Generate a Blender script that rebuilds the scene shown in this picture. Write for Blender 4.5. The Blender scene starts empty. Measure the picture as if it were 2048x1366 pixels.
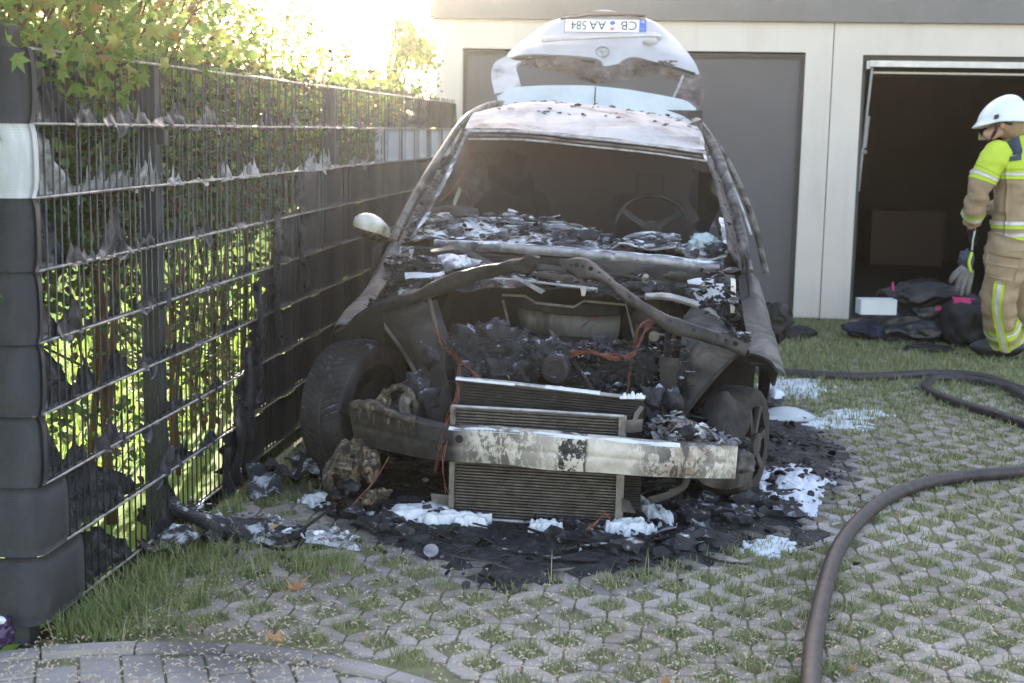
import bpy, math, random
import numpy as np
from mathutils import Vector, Matrix, noise
R = math.radians
SMOKE = 2.6
scene = bpy.context.scene
COL = scene.collection
rnd = random.Random(7)

# ---------------------------------------------------------------- camera
F = 2800.0; CAMH = 1.45
def _basis():
    u = np.array([0.019, -1, -425/F]); u /= np.linalg.norm(u)
    yv = np.array([334, -425+0.019*334, F]); yv /= np.linalg.norm(yv)
    xv = np.cross(yv, u)
    if xv[0] < 0: xv = -xv
    return xv, yv, u
XV, YV, UV = _basis()
cam = bpy.data.cameras.new('camera'); camo = bpy.data.objects.new('camera', cam); COL.objects.link(camo)
right = (XV[0], YV[0], UV[0]); up = (-XV[1], -YV[1], -UV[1]); back = (-XV[2], -YV[2], -UV[2])
camo.matrix_world = Matrix(((right[0], up[0], back[0], 0), (right[1], up[1], back[1], 0), (right[2], up[2], back[2], CAMH), (0, 0, 0, 1)))
cam.sensor_width = 36; cam.lens = 36*F/2048; cam.clip_end = 600; cam.clip_start = .05
cam.dof.use_dof = True; cam.dof.focus_distance = 5.0; cam.dof.aperture_fstop = 4.5
scene.camera = camo
# ---------------------------------------------------------------- sky, sun, exposure
SUN_EL, SUN_AZ = R(12), R(-13)          # azimuth from +Y, negative = towards -X
w = bpy.data.worlds.new("World"); scene.world = w; w.use_nodes = True
nt = w.node_tree; bg = nt.nodes['Background']
sky = nt.nodes.new('ShaderNodeTexSky'); sky.sky_type = 'NISHITA'; sky.sun_disc = False
sky.sun_elevation = SUN_EL; sky.sun_rotation = SUN_AZ; sky.air_density = 1.0; sky.dust_density = 1.2; sky.ozone_density = 1.0
wb = nt.nodes.new('ShaderNodeMix'); wb.data_type = 'RGBA'; wb.blend_type = 'MULTIPLY'; wb.inputs[0].default_value = 1; wb.inputs[7].default_value = (1.18, .975, .91, 1)
nt.links.new(sky.outputs[0], wb.inputs[6]); nt.links.new(wb.outputs[2], bg.inputs[0]); bg.inputs[1].default_value = 0.15
sl = bpy.data.lights.new('sun', 'SUN'); sl.energy = 4.5; sl.angle = R(0.6); sl.color = (1, .9, .74)
so = bpy.data.objects.new('sun', sl); COL.objects.link(so)
sd = Vector((math.sin(SUN_AZ)*math.cos(SUN_EL), math.cos(SUN_AZ)*math.cos(SUN_EL), math.sin(SUN_EL)))
so.rotation_euler = sd.to_track_quat('Z', 'Y').to_euler(); so.location = (0, 0, 8)
vs = scene.view_settings; vs.view_transform = 'Standard'; vs.look = 'None'; vs.gamma = 1; vs.use_curve_mapping = False; vs.exposure = 2.5
try:
    scene.cycles.max_bounces = 8; scene.cycles.transparent_max_bounces = 12; scene.cycles.volume_bounces = 0
    scene.cycles.use_denoising = True
except Exception: pass

# ---------------------------------------------------------------- picking points of the place
def _ray(px, py):
    d = np.array([px-1024, py-683, F]); return (d@XV, d@YV, d@UV)
def at(px, py, Y):
    d = _ray(px, py); t = Y/d[1]; return Vector((d[0]*t, Y, CAMH+d[2]*t))
def gd(px, py, z=0.0):
    d = _ray(px, py); t = (z-CAMH)/d[2]; return Vector((d[0]*t, d[1]*t, z))
def atx(px, py, X):
    d = _ray(px, py); t = X/d[0]; return Vector((X, d[1]*t, CAMH+d[2]*t))
def fbm(p, o=4): return noise.fractal(Vector(p), 1.0, 2.0, o)
def clamp(x, a=0., b=1.): return max(a, min(b, x))
def sstep(a, b, x):
    t = clamp((x-a)/(b-a)); return t*t*(3-2*t)

# ---------------------------------------------------------------- objects
def tag(o, label=None, cat=None, group=None, kind=None):
    if label: o['label'] = label
    if cat: o['category'] = cat
    if group: o['group'] = group
    if kind: o['kind'] = kind
    return o
def empty(name, loc=(0, 0, 0)):
    o = bpy.data.objects.new(name, None); o.location = loc; o.empty_display_size = .1; COL.objects.link(o); return o
def wpos(o):
    p = Vector((0, 0, 0))
    while o is not None: p += Vector(o.location); o = o.parent
    return p
class G:
    """collects polygons in world space"""
    def __init__(s): s.v = []; s.f = []
    def add(s, vs, fs):
        n = len(s.v); s.v.extend([tuple(a) for a in vs]); s.f.extend([tuple(i+n for i in f) for f in fs])
    def obox(s, c, ax, ay, az):
        c, ax, ay, az = Vector(c), Vector(ax), Vector(ay), Vector(az)
        if ax.cross(ay).dot(az) < 0: az = -az
        vs = [c+ax*i+ay*j+az*k for k in (-1, 1) for j in (-1, 1) for i in (-1, 1)]
        s.add(vs, [(0, 2, 3, 1), (4, 5, 7, 6), (0, 1, 5, 4), (2, 6, 7, 3), (0, 4, 6, 2), (1, 3, 7, 5)])
    def box(s, x0, x1, y0, y1, z0, z1):
        s.obox(((x0+x1)/2, (y0+y1)/2, (z0+z1)/2), ((x1-x0)/2, 0, 0), (0, (y1-y0)/2, 0), (0, 0, (z1-z0)/2))
    def bar(s, a, b, w, h, upv=(0, 0, 1)):
        a, b = Vector(a), Vector(b); d = b-a; L = d.length
        if L < 1e-6: return
        d.normalize(); x = d.cross(Vector(upv))
        if x.length < 1e-3: x = d.cross(Vector((0, 1, 0)))
        x.normalize(); y = x.cross(d)
        s.obox((a+b)/2, d*(L/2), x*(w/2), y*(h/2))
    def tube(s, pts, r, n=8, cap=True, flat=1.0):
        pts = [Vector(p) for p in pts]; N = len(pts)
        rr = r if hasattr(r, '__len__') else [r]*N
        t0 = (pts[1]-pts[0]).normalized(); x = t0.orthogonal().normalized(); rings = []
        for i in range(N):
            t = (pts[min(i+1, N-1)]-pts[max(i-1, 0)])
            t = t.normalized() if t.length > 1e-9 else t0
            x = (x-t*x.dot(t)); x = x.normalized() if x.length > 1e-6 else t.orthogonal().normalized()
            y = t.cross(x)
            rings.append([pts[i]+x*math.cos(2*math.pi*k/n)*rr[i]+y*math.sin(2*math.pi*k/n)*rr[i]*flat for k in range(n)])
        vs = [v for r_ in rings for v in r_]
        fs = [(i*n+k, i*n+(k+1) % n, (i+1)*n+(k+1) % n, (i+1)*n+k) for i in range(N-1) for k in range(n)]
        if cap: fs += [tuple(range(n-1, -1, -1)), tuple((N-1)*n+k for k in range(n))]
        s.add(vs, fs)
    def grid(s, P, thick=0.0):
        """P[i][j] rows of points; optional thickness"""
        nu, nv = len(P), len(P[0]); vs = [Vector(p) for r_ in P for p in r_]
        fs = [(i*nv+j, i*nv+j+1, (i+1)*nv+j+1, (i+1)*nv+j) for i in range(nu-1) for j in range(nv-1)]
        if thick:
            nr = []
            for i in range(nu):
                for j in range(nv):
                    a = Vector(P[min(i+1, nu-1)][j])-Vector(P[max(i-1, 0)][j]); b = Vector(P[i][min(j+1, nv-1)])-Vector(P[i][max(j-1, 0)])
                    c = a.cross(b); nr.append(c.normalized() if c.length > 1e-12 else Vector((0, 0, 1)))
            n0 = len(vs); v2 = [v+nr[k]*thick for k, v in enumerate(vs)]
            f2 = [tuple(i+n0 for i in reversed(f)) for f in fs]
            edge = [(0, j) for j in range(nv)]+[(i, nv-1) for i in range(1, nu)]+[(nu-1, j) for j in range(nv-2, -1, -1)]+[(i, 0) for i in range(nu-2, 0, -1)]
            e = [i*nv+j for i, j in edge]
            f3 = [(e[k], e[(k+1) % len(e)], e[(k+1) % len(e)]+n0, e[k]+n0) for k in range(len(e))]
            s.add(vs+v2, fs+f2+f3)
        else: s.add(vs, fs)
    def ring(s, c, axis, r0, r1, w, n=48):
        """annular solid ring"""
        c = Vector(c); a = Vector(axis).normalized(); x = a.orthogonal().normalized(); y = a.cross(x); vs = []
        for k in range(n):
            d = x*math.cos(2*math.pi*k/n)+y*math.sin(2*math.pi*k/n)
            vs += [c+d*r0-a*w/2, c+d*r1-a*w/2, c+d*r1+a*w/2, c+d*r0+a*w/2]
        fs = []
        for k in range(n):
            m = (k+1) % n
            for j in range(4): fs.append((4*k+j, 4*k+(j+1) % 4, 4*m+(j+1) % 4, 4*m+j))
        s.add(vs, fs)
    def disc(s, c, axis, r, w, n=24):
        c = Vector(c); a = Vector(axis).normalized(); s.tube([c-a*w/2, c+a*w/2], r, n)
    def lump(s, c, size, amp=.35, freq=1.6, seed=0, sub=3, squash=None):
        vs, fs = ICO[sub]; c = Vector(c); sz = Vector(size)
        off = Vector((seed*7.31, seed*3.17, seed*5.77)); out = []
        for v in vs:
            q = v*freq+off; d = 1+amp*noise.fractal(q, .9, 2.1, 4)+amp*.6*(abs(noise.noise(q*2.3))-.25)
            out.append(c+Vector((v.x*sz.x, v.y*sz.y, v.z*sz.z))*d)
        s.add(out, fs)
    def build(s, name, mat, parent=None, smooth=False, label=None, auto=None):
        me = bpy.data.meshes.new(name); o_ = wpos(parent) if parent else Vector((0, 0, 0))
        vs = [(v[0]-o_.x, v[1]-o_.y, v[2]-o_.z) for v in s.v]
        me.from_pydata(vs, [], s.f)
        mats = mat if isinstance(mat, (list, tuple)) else [mat]
        for m in mats: me.materials.append(m)
        if smooth:
            me.polygons.foreach_set('use_smooth', [True]*len(me.polygons))
            if auto:
                try: me.set_sharp_from_angle(angle=R(auto))
                except Exception: pass
        me.update()
        o = bpy.data.objects.new(name, me); COL.objects.link(o)
        if parent: o.parent = parent
        if label: o['label'] = label
        return o
def _ico():
    import bmesh
    out = {}
    for sdiv in (1, 2, 3, 4, 5):
        bm = bmesh.new(); bmesh.ops.create_icosphere(bm, subdivisions=sdiv, radius=1)
        bm.verts.ensure_lookup_table(); out[sdiv] = ([v.co.copy() for v in bm.verts], [tuple(v.index for v in f.verts) for f in bm.faces]); bm.free()
    return out
ICO = _ico()
def crom(ps, n):
    """Catmull-Rom through points, n samples"""
    ps = [Vector(p) for p in ps]
    if len(ps) == 1: return [ps[0]]*n
    if len(ps) == 2: return [ps[0].lerp(ps[1], i/(n-1)) for i in range(n)]
    out = []; m = len(ps)-1
    for i in range(n):
        t = i/(n-1)*m; k = min(int(t), m-1); u = t-k
        p0 = ps[k-1] if k > 0 else ps[0]*2-ps[1]; p1, p2 = ps[k], ps[k+1]; p3 = ps[k+2] if k+2 <= m else ps[m]*2-ps[m-1]
        out.append(.5*((2*p1)+(-p0+p2)*u+(2*p0-5*p1+4*p2-p3)*u*u+(-p0+3*p1-3*p2+p3)*u**3))
    return out
def surf(rows, nu, nv, jit=0, freq=3, seed=0):
    """sheet through rows of 3D control points"""
    rr = [crom(r_, nv) for r_ in rows]
    cols = [crom([r_[j] for r_ in rr], nu) for j in range(nv)]
    P = [[cols[j][i] for j in range(nv)] for i in range(nu)]
    if jit:
        o = Vector((seed*3.3, seed*1.7, seed*2.9))
        P = [[p+Vector((noise.noise(p*freq+o), noise.noise(p*freq+o*2), noise.noise(p*freq+o*3)))*jit for p in r_] for r_ in P]
    return P
def pl(*a): return [at(*p) for p in a]
# ---------------------------------------------------------------- materials
def newmat(name):
    m = bpy.data.materials.new(name); m.use_nodes = True; t = m.node_tree
    return m, t, t.nodes['Principled BSDF'], t.nodes['Material Output']
def nd(t, kind, **kw):
    n = t.nodes.new(kind)
    for k, v in kw.items(): setattr(n, k, v)
    return n
def ramp(t, stops, fac, interp='LINEAR'):
    r_ = nd(t, 'ShaderNodeValToRGB'); e = r_.color_ramp; e.interpolation = interp
    while len(e.elements) < len(stops): e.elements.new(.5)
    for i, (p, c) in enumerate(stops):
        e.elements[i].position = p
        if not hasattr(c, '__len__'): c = (c, c, c)
        e.elements[i].color = (*c, 1)
    t.links.new(fac, r_.inputs[0]); return r_.outputs[0]
def ntex(t, vec, scale, detail=5, rough=.6, dist=0):
    n = nd(t, 'ShaderNodeTexNoise'); n.inputs['Scale'].default_value = scale; n.inputs['Detail'].default_value = detail
    n.inputs['Roughness'].default_value = rough; n.inputs['Distortion'].default_value = dist
    if vec is not None: t.links.new(vec, n.inputs['Vector'])
    return n.outputs['Fac']
def math_(t, op, a, b=None, cl=False):
    n = nd(t, 'ShaderNodeMath', operation=op); n.use_clamp = cl
    for i, x in enumerate((a, b)):
        if x is None: continue
        if isinstance(x, (int, float)): n.inputs[i].default_value = x
        else: t.links.new(x, n.inputs[i])
    return n.outputs[0]
def mix(t, fac, a, b, mode='MIX'):
    n = nd(t, 'ShaderNodeMix', data_type='RGBA', blend_type=mode)
    for i, x in ((0, fac), (6, a), (7, b)):
        if isinstance(x, (int, float)): n.inputs[i].default_value = x
        elif hasattr(x, '__len__'): n.inputs[i].default_value = (*x, 1)
        else: t.links.new(x, n.inputs[i])
    return n.outputs[2]
def wvec(t, scl=None):
    g = nd(t, 'ShaderNodeNewGeometry'); v = g.outputs['Position']
    if scl:
        m = nd(t, 'ShaderNodeMapping'); m.inputs['Scale'].default_value = scl; t.links.new(v, m.inputs[0]); v = m.outputs[0]
    return v, g
def bump(t, p, h, st, d=.01):
    b = nd(t, 'ShaderNodeBump'); b.inputs['Strength'].default_value = st; b.inputs['Distance'].default_value = d
    t.links.new(h, b.inputs['Height']); t.links.new(b.outputs[0], p.inputs['Normal'])
def MT(name, stops, scale=8, rough=.85, metal=0., bst=.4, bsc=60, bd=.01, detail=6, dist=.4, scl=None, ash=None, spec=.5, rough2=None):
    """noise-ramp material in world space; ash=(colour, amount, scale): settled dust in patches on upper faces"""
    m, t, p, o = newmat(name); v, g = wvec(t, scl)
    n = ntex(t, v, scale, detail, .65, dist); c = ramp(t, stops, n)
    p.inputs['Roughness'].default_value = rough; p.inputs['Metallic'].default_value = metal; p.inputs['Specular IOR Level'].default_value = spec
    if rough2 is not None:
        rr = ramp(t, [(.35, rough), (.65, rough2)], ntex(t, v, scale*1.7, 3)); t.links.new(rr, p.inputs['Roughness'])
    if ash:
        sx = nd(t, 'ShaderNodeSeparateXYZ'); t.links.new(g.outputs['Normal'], sx.inputs[0])
        an = ntex(t, v, ash[2], 6, .7, .6)
        k = math_(t, 'ADD', math_(t, 'MULTIPLY', sx.outputs['Z'], .22), an)
        k = ramp(t, [(.97-ash[1]*.5-.05, 0.), (.97-ash[1]*.5+.05, 1.)], k)
        c = mix(t, k, c, ash[0])
    t.links.new(c, p.inputs['Base Color'])
    if bst: bump(t, p, ntex(t, v, bsc, 5, .6), bst, bd)
    return m
ASHC = (.50, .52, .58)
m_char = MT('char', [(.3, (.004, .004, .005)), (.6, (.014, .0135, .015)), (.8, (.035, .034, .038))], 14, .7, bst=.8, bsc=45, ash=(ASHC, .22, 12), rough2=.4)
m_char_dark = MT('char_dark', [(.3, (.006, .0055, .006)), (.75, (.024, .022, .023))], 9, .9, bst=.5, bsc=40)
m_char_ashy = MT('char_ashy', [(.35, (.008, .008, .010)), (.65, (.04, .04, .048))], 16, .75, bst=.9, bsc=50, ash=((.5, .52, .58), .40, 13))
m_cooled_lump = MT('cooled_lump', [(.35, (.010, .010, .013)), (.6, (.03, .03, .038)), (.8, (.14, .15, .19))], 12, .5, bst=1.0, bsc=38, ash=((.42, .45, .58), .36, 13), rough2=.8)
m_flake = MT('ash_flakes', [(.32, (.02, .02, .024)), (.44, (.10, .10, .115)), (.60, (.26, .26, .29)), (.75, (.46, .46, .50))], 9, .85, bst=.8, bsc=35, ash=((.78, .79, .83), .5, 6))
m_scorched = MT('scorched_steel', [(.3, (.018, .017, .017)), (.48, (.055, .050, .048)), (.62, (.11, .10, .094)), (.8, (.20, .18, .165))], 5, .7, .35, bst=.3, bsc=50, dist=1.2)
m_scorched_dark = MT('scorched_steel_dark', [(.3, (.008, .0075, .008)), (.55, (.028, .026, .025)), (.8, (.09, .083, .077))], 6, .75, .3, bst=.35, bsc=50, dist=1.0, ash=((.4, .4, .44), .25, 14))
m_inner_grey = MT('burnt_inner_sheet', [(.3, (.012, .011, .012)), (.5, (.035, .033, .032)), (.7, (.085, .08, .074))], 4.5, .75, .2, bst=.3, bsc=40, dist=1.3)
m_roof = MT('burnt_roof_skin', [(.30, (.08, .076, .076)), (.41, (.32, .315, .315)), (.55, (.47, .465, .465)), (.75, (.56, .555, .555))], 4.5, .6, .0, bst=.25, bsc=60, dist=.4, rough2=.7)
m_pillar = MT('burnt_pillar', [(.34, (.025, .023, .023)), (.47, (.10, .095, .092)), (.62, (.26, .245, .24)), (.8, (.24, .17, .135))], 9, .6, .3, bst=.4, bsc=60, dist=.8)
m_fender = MT('burnt_fender', [(.32, (.018, .017, .017)), (.47, (.065, .062, .06)), (.62, (.15, .145, .138)), (.80, (.11, .08, .065))], 5, .72, .1, bst=.2, bsc=60, dist=1.0)
m_silver = MT('silver_paint', [(.3, (.42, .425, .435)), (.7, (.56, .565, .57))], 3.5, .38, .4, bst=.04, bsc=30)
m_spoiler = MT('spoiler_paint', [(.3, (.42, .48, .51)), (.7, (.55, .61, .63))], 5, .5, .1, bst=.15, bsc=120)
m_trim_burnt = MT('burnt_trim', [(.35, (.05, .04, .038)), (.6, (.16, .135, .13)), (.8, (.38, .33, .31))], 11, .8, bst=.6, bsc=60)
m_copper = MT('copper_wire', [(.3, (.10, .04, .028)), (.6, (.27, .105, .07)), (.8, (.20, .15, .14))], 30, .6, .5, bst=.3, bsc=90)
m_rodlight = MT('pale_rod', [(.3, (.16, .155, .16)), (.6, (.45, .45, .47))], 14, .5, .5, bst=.3)
m_alum = MT('aluminium_dull', [(.3, (.11, .105, .098)), (.6, (.25, .24, .22))], 22, .5, .6, bst=.2)
m_fin = MT('radiator_fin', [(.3, (.05, .046, .043)), (.6, (.125, .116, .108)), (.8, (.24, .22, .205))], 26, .55, .5, bst=.3, bsc=150)
m_fin_dark = MT('radiator_fin_sooty', [(.3, (.012, .012, .012)), (.7, (.05, .048, .046))], 14, .7, .2, bst=.3, bsc=150, ash=((.35, .37, .42), .2, 12))
m_soot_gap = MT('radiator_core', [(.3, (.006, .006, .006)), (.7, (.018, .016, .015))], 30, .9)
m_gasket = MT('melted_headlamp', [(.36, (.012, .011, .010)), (.52, (.06, .048, .036)), (.64, (.20, .165, .115)), (.76, (.42, .38, .32))], 30, .55, bst=.7, bsc=45, dist=1.0)
m_insul = MT('burnt_insulation', [(.34, (.012, .010, .010)), (.50, (.05, .04, .032)), (.60, (.24, .20, .14)), (.68, (.30, .12, .07)), (.76, (.45, .42, .38))], 30, .6, bst=.9, bsc=45, dist=1.4)
m_mirror_white = MT('blistered_mirror', [(.3, (.12, .10, .06)), (.42, (.44, .41, .30)), (.6, (.72, .71, .66))], 8, .35, bst=.25, bsc=40)
m_tyre = MT('tyre_rubber', [(.35, (.014, .014, .016)), (.7, (.045, .045, .05))], 9, .6, bst=.3, bsc=90, ash=((.22, .26, .36), .36, 7), rough2=.8)
m_cord = MT('burnt_tyre_cord', [(.35, (.012, .011, .011)), (.6, (.04, .035, .033)), (.8, (.10, .075, .062))], 14, .85, bst=.8, bsc=70, scl=(1, 1, .3))
m_interior = MT('soot_interior', [(.3, (.008, .007, .008)), (.6, (.018, .017, .018)), (.85, (.05, .048, .054))], 4, .9, bst=.4, bsc=20, dist=1.0)
m_glassfoam = MT('bluish_wad', [(.3, (.35, .45, .50)), (.7, (.62, .74, .78))], 18, .6, bst=.9, bsc=40)
# foam
def foam_mat():
    m, t, p, o = newmat('fire_foam'); v, g = wvec(t)
    c = ramp(t, [(.3, (.62, .67, .76)), (.6, (.76, .80, .86))], ntex(t, v, 40, 5)); t.links.new(c, p.inputs['Base Color'])
    p.inputs['Roughness'].default_value = .9
    p.inputs['Subsurface Weight'].default_value = .3; p.inputs['Subsurface Radius'].default_value = (.01, .01, .012); p.inputs['Subsurface Scale'].default_value = 1
    vo = nd(t, 'ShaderNodeTexVoronoi'); vo.inputs['Scale'].default_value = 130; t.links.new(v, vo.inputs['Vector'])
    h = math_(t, 'ADD', vo.outputs['Distance'], math_(t, 'MULTIPLY', ntex(t, v, 26, 5), 2.5)); bump(t, p, h, .35, .006); return m
m_foam = foam_mat()
# bumper beam: cream primer with flaked black patches, wholly sooted at one end
def beam_mat():
    m, t, p, o = newmat('bumper_beam_primer'); v, g = wvec(t)
    s_ = nd(t, 'ShaderNodeSeparateXYZ'); t.links.new(v, s_.inputs[0]); X = s_.outputs['X']
    base = ramp(t, [(.3, (.42, .385, .33)), (.6, (.60, .57, .51))], ntex(t, v, 10, 5, .6, 1))
    rust = ramp(t, [(.48, 0.), (.62, .8)], ntex(t, v, 7, 4, .6, .6))
    midz = ramp(t, [(.50, 0.), (.58, 1.), (.70, 1.), (.78, .2)], math_(t, 'ADD', math_(t, 'MULTIPLY', X, .5), .56))
    base = mix(t, math_(t, 'MULTIPLY', rust, midz), base, (.22, .15, .11))
    fl = ramp(t, [(.475, 0.), (.50, 1.)], ntex(t, wvec(t, (1, 1, .5))[0], 26, 7, .75, .4))
    left = ramp(t, [(0, 1.), (.5, 1.), (.60, .0)], math_(t, 'ADD', X, 1.28))
    # bands of soot along the beam
    fx = math_(t, 'ADD', math_(t, 'MULTIPLY', X, 1.0), math_(t, 'MULTIPLY', ntex(t, v, 9, 3), .06))
    band = ramp(t, [(0, .6), (.30, .75), (.44, .2), (.462, 1.), (.535, 1.), (.545, .05), (.66, .12), (.72, .55), (.80, .85), (.93, .6), (1.0, .35)], math_(t, 'MULTIPLY', math_(t, 'ADD', fx, .87), .88, True))
    k = math_(t, 'MULTIPLY', fl, band); k = math_(t, 'MAXIMUM', k, left, True)
    c = mix(t, k, base, ramp(t, [(.4, (.016, .016, .018)), (.7, (.05, .05, .055))], ntex(t, v, 30, 4)))
    t.links.new(c, p.inputs['Base Color']); p.inputs['Roughness'].default_value = .62; p.inputs['Metallic'].default_value = .1
    bump(t, p, math_(t, 'ADD', math_(t, 'MULTIPLY', k, -.5), ntex(t, v, 60, 4)), .35, .004); return m
m_beam = beam_mat()
# randomised by island: leaves, blades
def leafy(name, stops, trans=.5, rough=.55, spotty=0):
    m, t, p, o = newmat(name); v, g = wvec(t)
    oi = nd(t, 'ShaderNodeObjectInfo')
    rf = math_(t, 'FRACT', math_(t, 'ADD', g.outputs['Random Per Island'], oi.outputs['Random']))
    c = ramp(t, stops, rf)
    if spotty: c = mix(t, math_(t, 'MULTIPLY', ramp(t, [(.5, 0.), (.62, 1.)], ntex(t, v, 60, 3)), spotty), c, (.30, .20, .05))
    d = nd(t, 'ShaderNodeBsdfTranslucent'); t.links.new(c, d.inputs[0]); t.links.new(c, p.inputs['Base Color'])
    p.inputs['Roughness'].default_value = rough
    mx = nd(t, 'ShaderNodeMixShader'); mx.inputs[0].default_value = trans
    t.links.new(p.outputs[0], mx.inputs[1]); t.links.new(d.outputs[0], mx.inputs[2]); t.links.new(mx.outputs[0], o.inputs[0]); return m
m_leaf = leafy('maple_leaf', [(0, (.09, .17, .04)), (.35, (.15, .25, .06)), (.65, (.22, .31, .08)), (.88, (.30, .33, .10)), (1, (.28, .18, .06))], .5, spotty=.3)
m_leaf_dark = leafy('shade_tinted_leaf', [(0, (.045, .09, .02)), (.5, (.08, .13, .03)), (.85, (.11, .13, .04)), (1, (.13, .08, .035))], .14)  # darker copy of the maple leaf, shade inside the hedge put into its colour
m_leaf_burnt = leafy('scorched_leaf', [(0, (.10, .055, .025)), (.5, (.06, .045, .03)), (1, (.18, .10, .04))], .3)
m_leaf_tree = leafy('tree_leaf', [(0, (.10, .17, .03)), (.5, (.17, .26, .04)), (1, (.28, .34, .06))], .55)
m_petal_pink = leafy('pink_petal', [(0, (.65, .35, .55)), (1, (.8, .55, .72))], .4)
m_grass = leafy('grass_blade', [(0, (.16, .21, .08)), (.45, (.26, .31, .13)), (.75, (.38, .40, .20)), (1, (.55, .48, .33))], .4, .5)
m_grass_tall = leafy('grass_blade_long', [(0, (.13, .19, .06)), (.6, (.23, .29, .11)), (.9, (.35, .37, .18)), (1, (.50, .45, .30))], .4, .45)
m_lawn = leafy('lawn_blade', [(0, (.14, .24, .04)), (.5, (.24, .36, .07)), (1, (.38, .46, .12))], .5, .5)
m_blossom = leafy('fallen_blossom', [(0, (.56, .48, .34)), (.5, (.70, .62, .48)), (1, (.45, .34, .22))], .2, .8)
m_dry_leaf = leafy('dry_leaf', [(0, (.42, .19, .07)), (.5, (.55, .30, .14)), (1, (.5, .36, .2))], .3, .7, spotty=.4)
m_bark = MT('hedge_bark', [(.3, (.07, .035, .02)), (.6, (.17, .09, .05)), (.8, (.24, .16, .10))], 9, .9, bst=.8, bsc=50, scl=(1, 1, .25))
m_bark_grey = MT('tree_bark', [(.3, (.05, .042, .035)), (.7, (.14, .12, .10))], 8, .9, bst=.8, scl=(1, 1, .25))
# fence
m_wire = MT('fence_wire', [(.3, (.035, .04, .045)), (.7, (.09, .10, .11))], 30, .38, .3, bst=.1)
m_rod = MT('fence_rod_burnt', [(.35, (.12, .12, .125)), (.5, (.35, .34, .34)), (.75, (.60, .58, .56))], 16, .4, .4, bst=.5, bsc=80)
m_post = MT('fence_post', [(.3, (.04, .045, .052)), (.7, (.085, .092, .105))], 7, .45, .1, bst=.15, scl=(1, 1, .4))
def strip_mat(name, c0, c1, rough=.5):
    m, t, p, o = newmat(name); v, g = wvec(t)
    c = ramp(t, [(.3, c0), (.7, c1)], ntex(t, v, 3, 5, .6, .5))
    dust = ramp(t, [(.48, 0.), (.72, .45)], ntex(t, wvec(t, (1, 1, .35))[0], 9, 7, .75, .6)); c = mix(t, dust, c, tuple(min(1, x*2.2) for x in c1))
    t.links.new(c, p.inputs['Base Color']); p.inputs['Roughness'].default_value = rough
    w1 = nd(t, 'ShaderNodeTexWave', bands_direction='Z'); w1.inputs['Scale'].default_value = 75; w1.inputs['Distortion'].default_value = 1.5
    t.links.new(v, w1.inputs['Vector']); bump(t, p, math_(t, 'ADD', w1.outputs['Fac'], ntex(t, v, 30, 4)), .35, .004); return m
m_strip = strip_mat('privacy_strip_anthracite', (.019, .020, .025), (.036, .038, .045))
m_strip_light = strip_mat('privacy_strip_light_grey', (.42, .46, .49), (.55, .59, .61))
m_melt = MT('melted_strip', [(.3, (.012, .012, .015)), (.55, (.034, .034, .042)), (.75, (.11, .11, .13))], 16, .22, bst=.4, bsc=30, dist=1.2, rough2=.5)
m_melt_light = MT('melted_light_strip', [(.36, (.06, .06, .062)), (.5, (.24, .245, .25)), (.7, (.46, .47, .48))], 16, .32, bst=.4, bsc=30, dist=1.2)
# paving
CX, CY = -.45, 6.6
def paver_mat(name, dark, light):
    m, t, p, o = newmat(name); v, g = wvec(t); oi = nd(t, 'ShaderNodeObjectInfo')
    rf = math_(t, 'FRACT', math_(t, 'ADD', g.outputs['Random Per Island'], oi.outputs['Random']))
    c = mix(t, ntex(t, v, 5, 5, .6), dark, light)
    c = mix(t, .8, c, ramp(t, [(0, .55), (1, 1.)], rf), 'MULTIPLY')
    dk = ramp(t, [(.50, 0.), (.58, 1.)], ntex(t, v, .9, 4, .6, .4)); c = mix(t, math_(t, 'MULTIPLY', dk, .45), c, (.16, .145, .15))
    sp = ramp(t, [(.36, .55), (.5, 1.), (.68, 1.25)], ntex(t, v, 170, 3, .7)); c = mix(t, .6, c, sp, 'MULTIPLY')
    # dry: mask of paler zones set by noise; soot from the fire as stains
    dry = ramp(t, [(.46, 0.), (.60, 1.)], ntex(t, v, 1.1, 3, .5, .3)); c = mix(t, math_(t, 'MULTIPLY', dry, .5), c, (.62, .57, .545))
    vm = nd(t, 'ShaderNodeVectorMath', operation='SUBTRACT'); t.links.new(v, vm.inputs[0]); vm.inputs[1].default_value = (CX, CY, 0)
    v2 = nd(t, 'ShaderNodeVectorMath', operation='MULTIPLY'); t.links.new(vm.outputs[0], v2.inputs[0]); v2.inputs[1].default_value = (.77, .44, 0)
    ln = nd(t, 'ShaderNodeVectorMath', operation='LENGTH'); t.links.new(v2.outputs[0], ln.inputs[0])
    d = math_(t, 'ADD', ln.outputs['Value'], math_(t, 'MULTIPLY', math_(t, 'SUBTRACT', ntex(t, v, 4.5, 6, .65), .5), .42))
    soot = ramp(t, [(.86, 1.), (1.0, .35), (1.14, 0.)], d); c = mix(t, soot, c, (.026, .025, .027))
    gr = ramp(t, [(.5, 0.), (.7, .5)], ntex(t, v, 2.3, 4, .6)); c = mix(t, math_(t, 'MULTIPLY', gr, .35), c, (.12, .13, .06))
    t.links.new(c, p.inputs['Base Color']); p.inputs['Roughness'].default_value = .82
    bump(t, p, ntex(t, v, 140, 5, .7), .5, .004); return m
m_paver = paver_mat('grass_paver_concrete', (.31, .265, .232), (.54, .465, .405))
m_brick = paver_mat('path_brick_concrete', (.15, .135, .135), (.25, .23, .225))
m_soil = MT('soil', [(.3, (.14, .115, .08)), (.48, (.23, .21, .125)), (.62, (.25, .265, .12)), (.75, (.34, .30, .20))], 16, .95, bst=.9, bsc=90)
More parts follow.
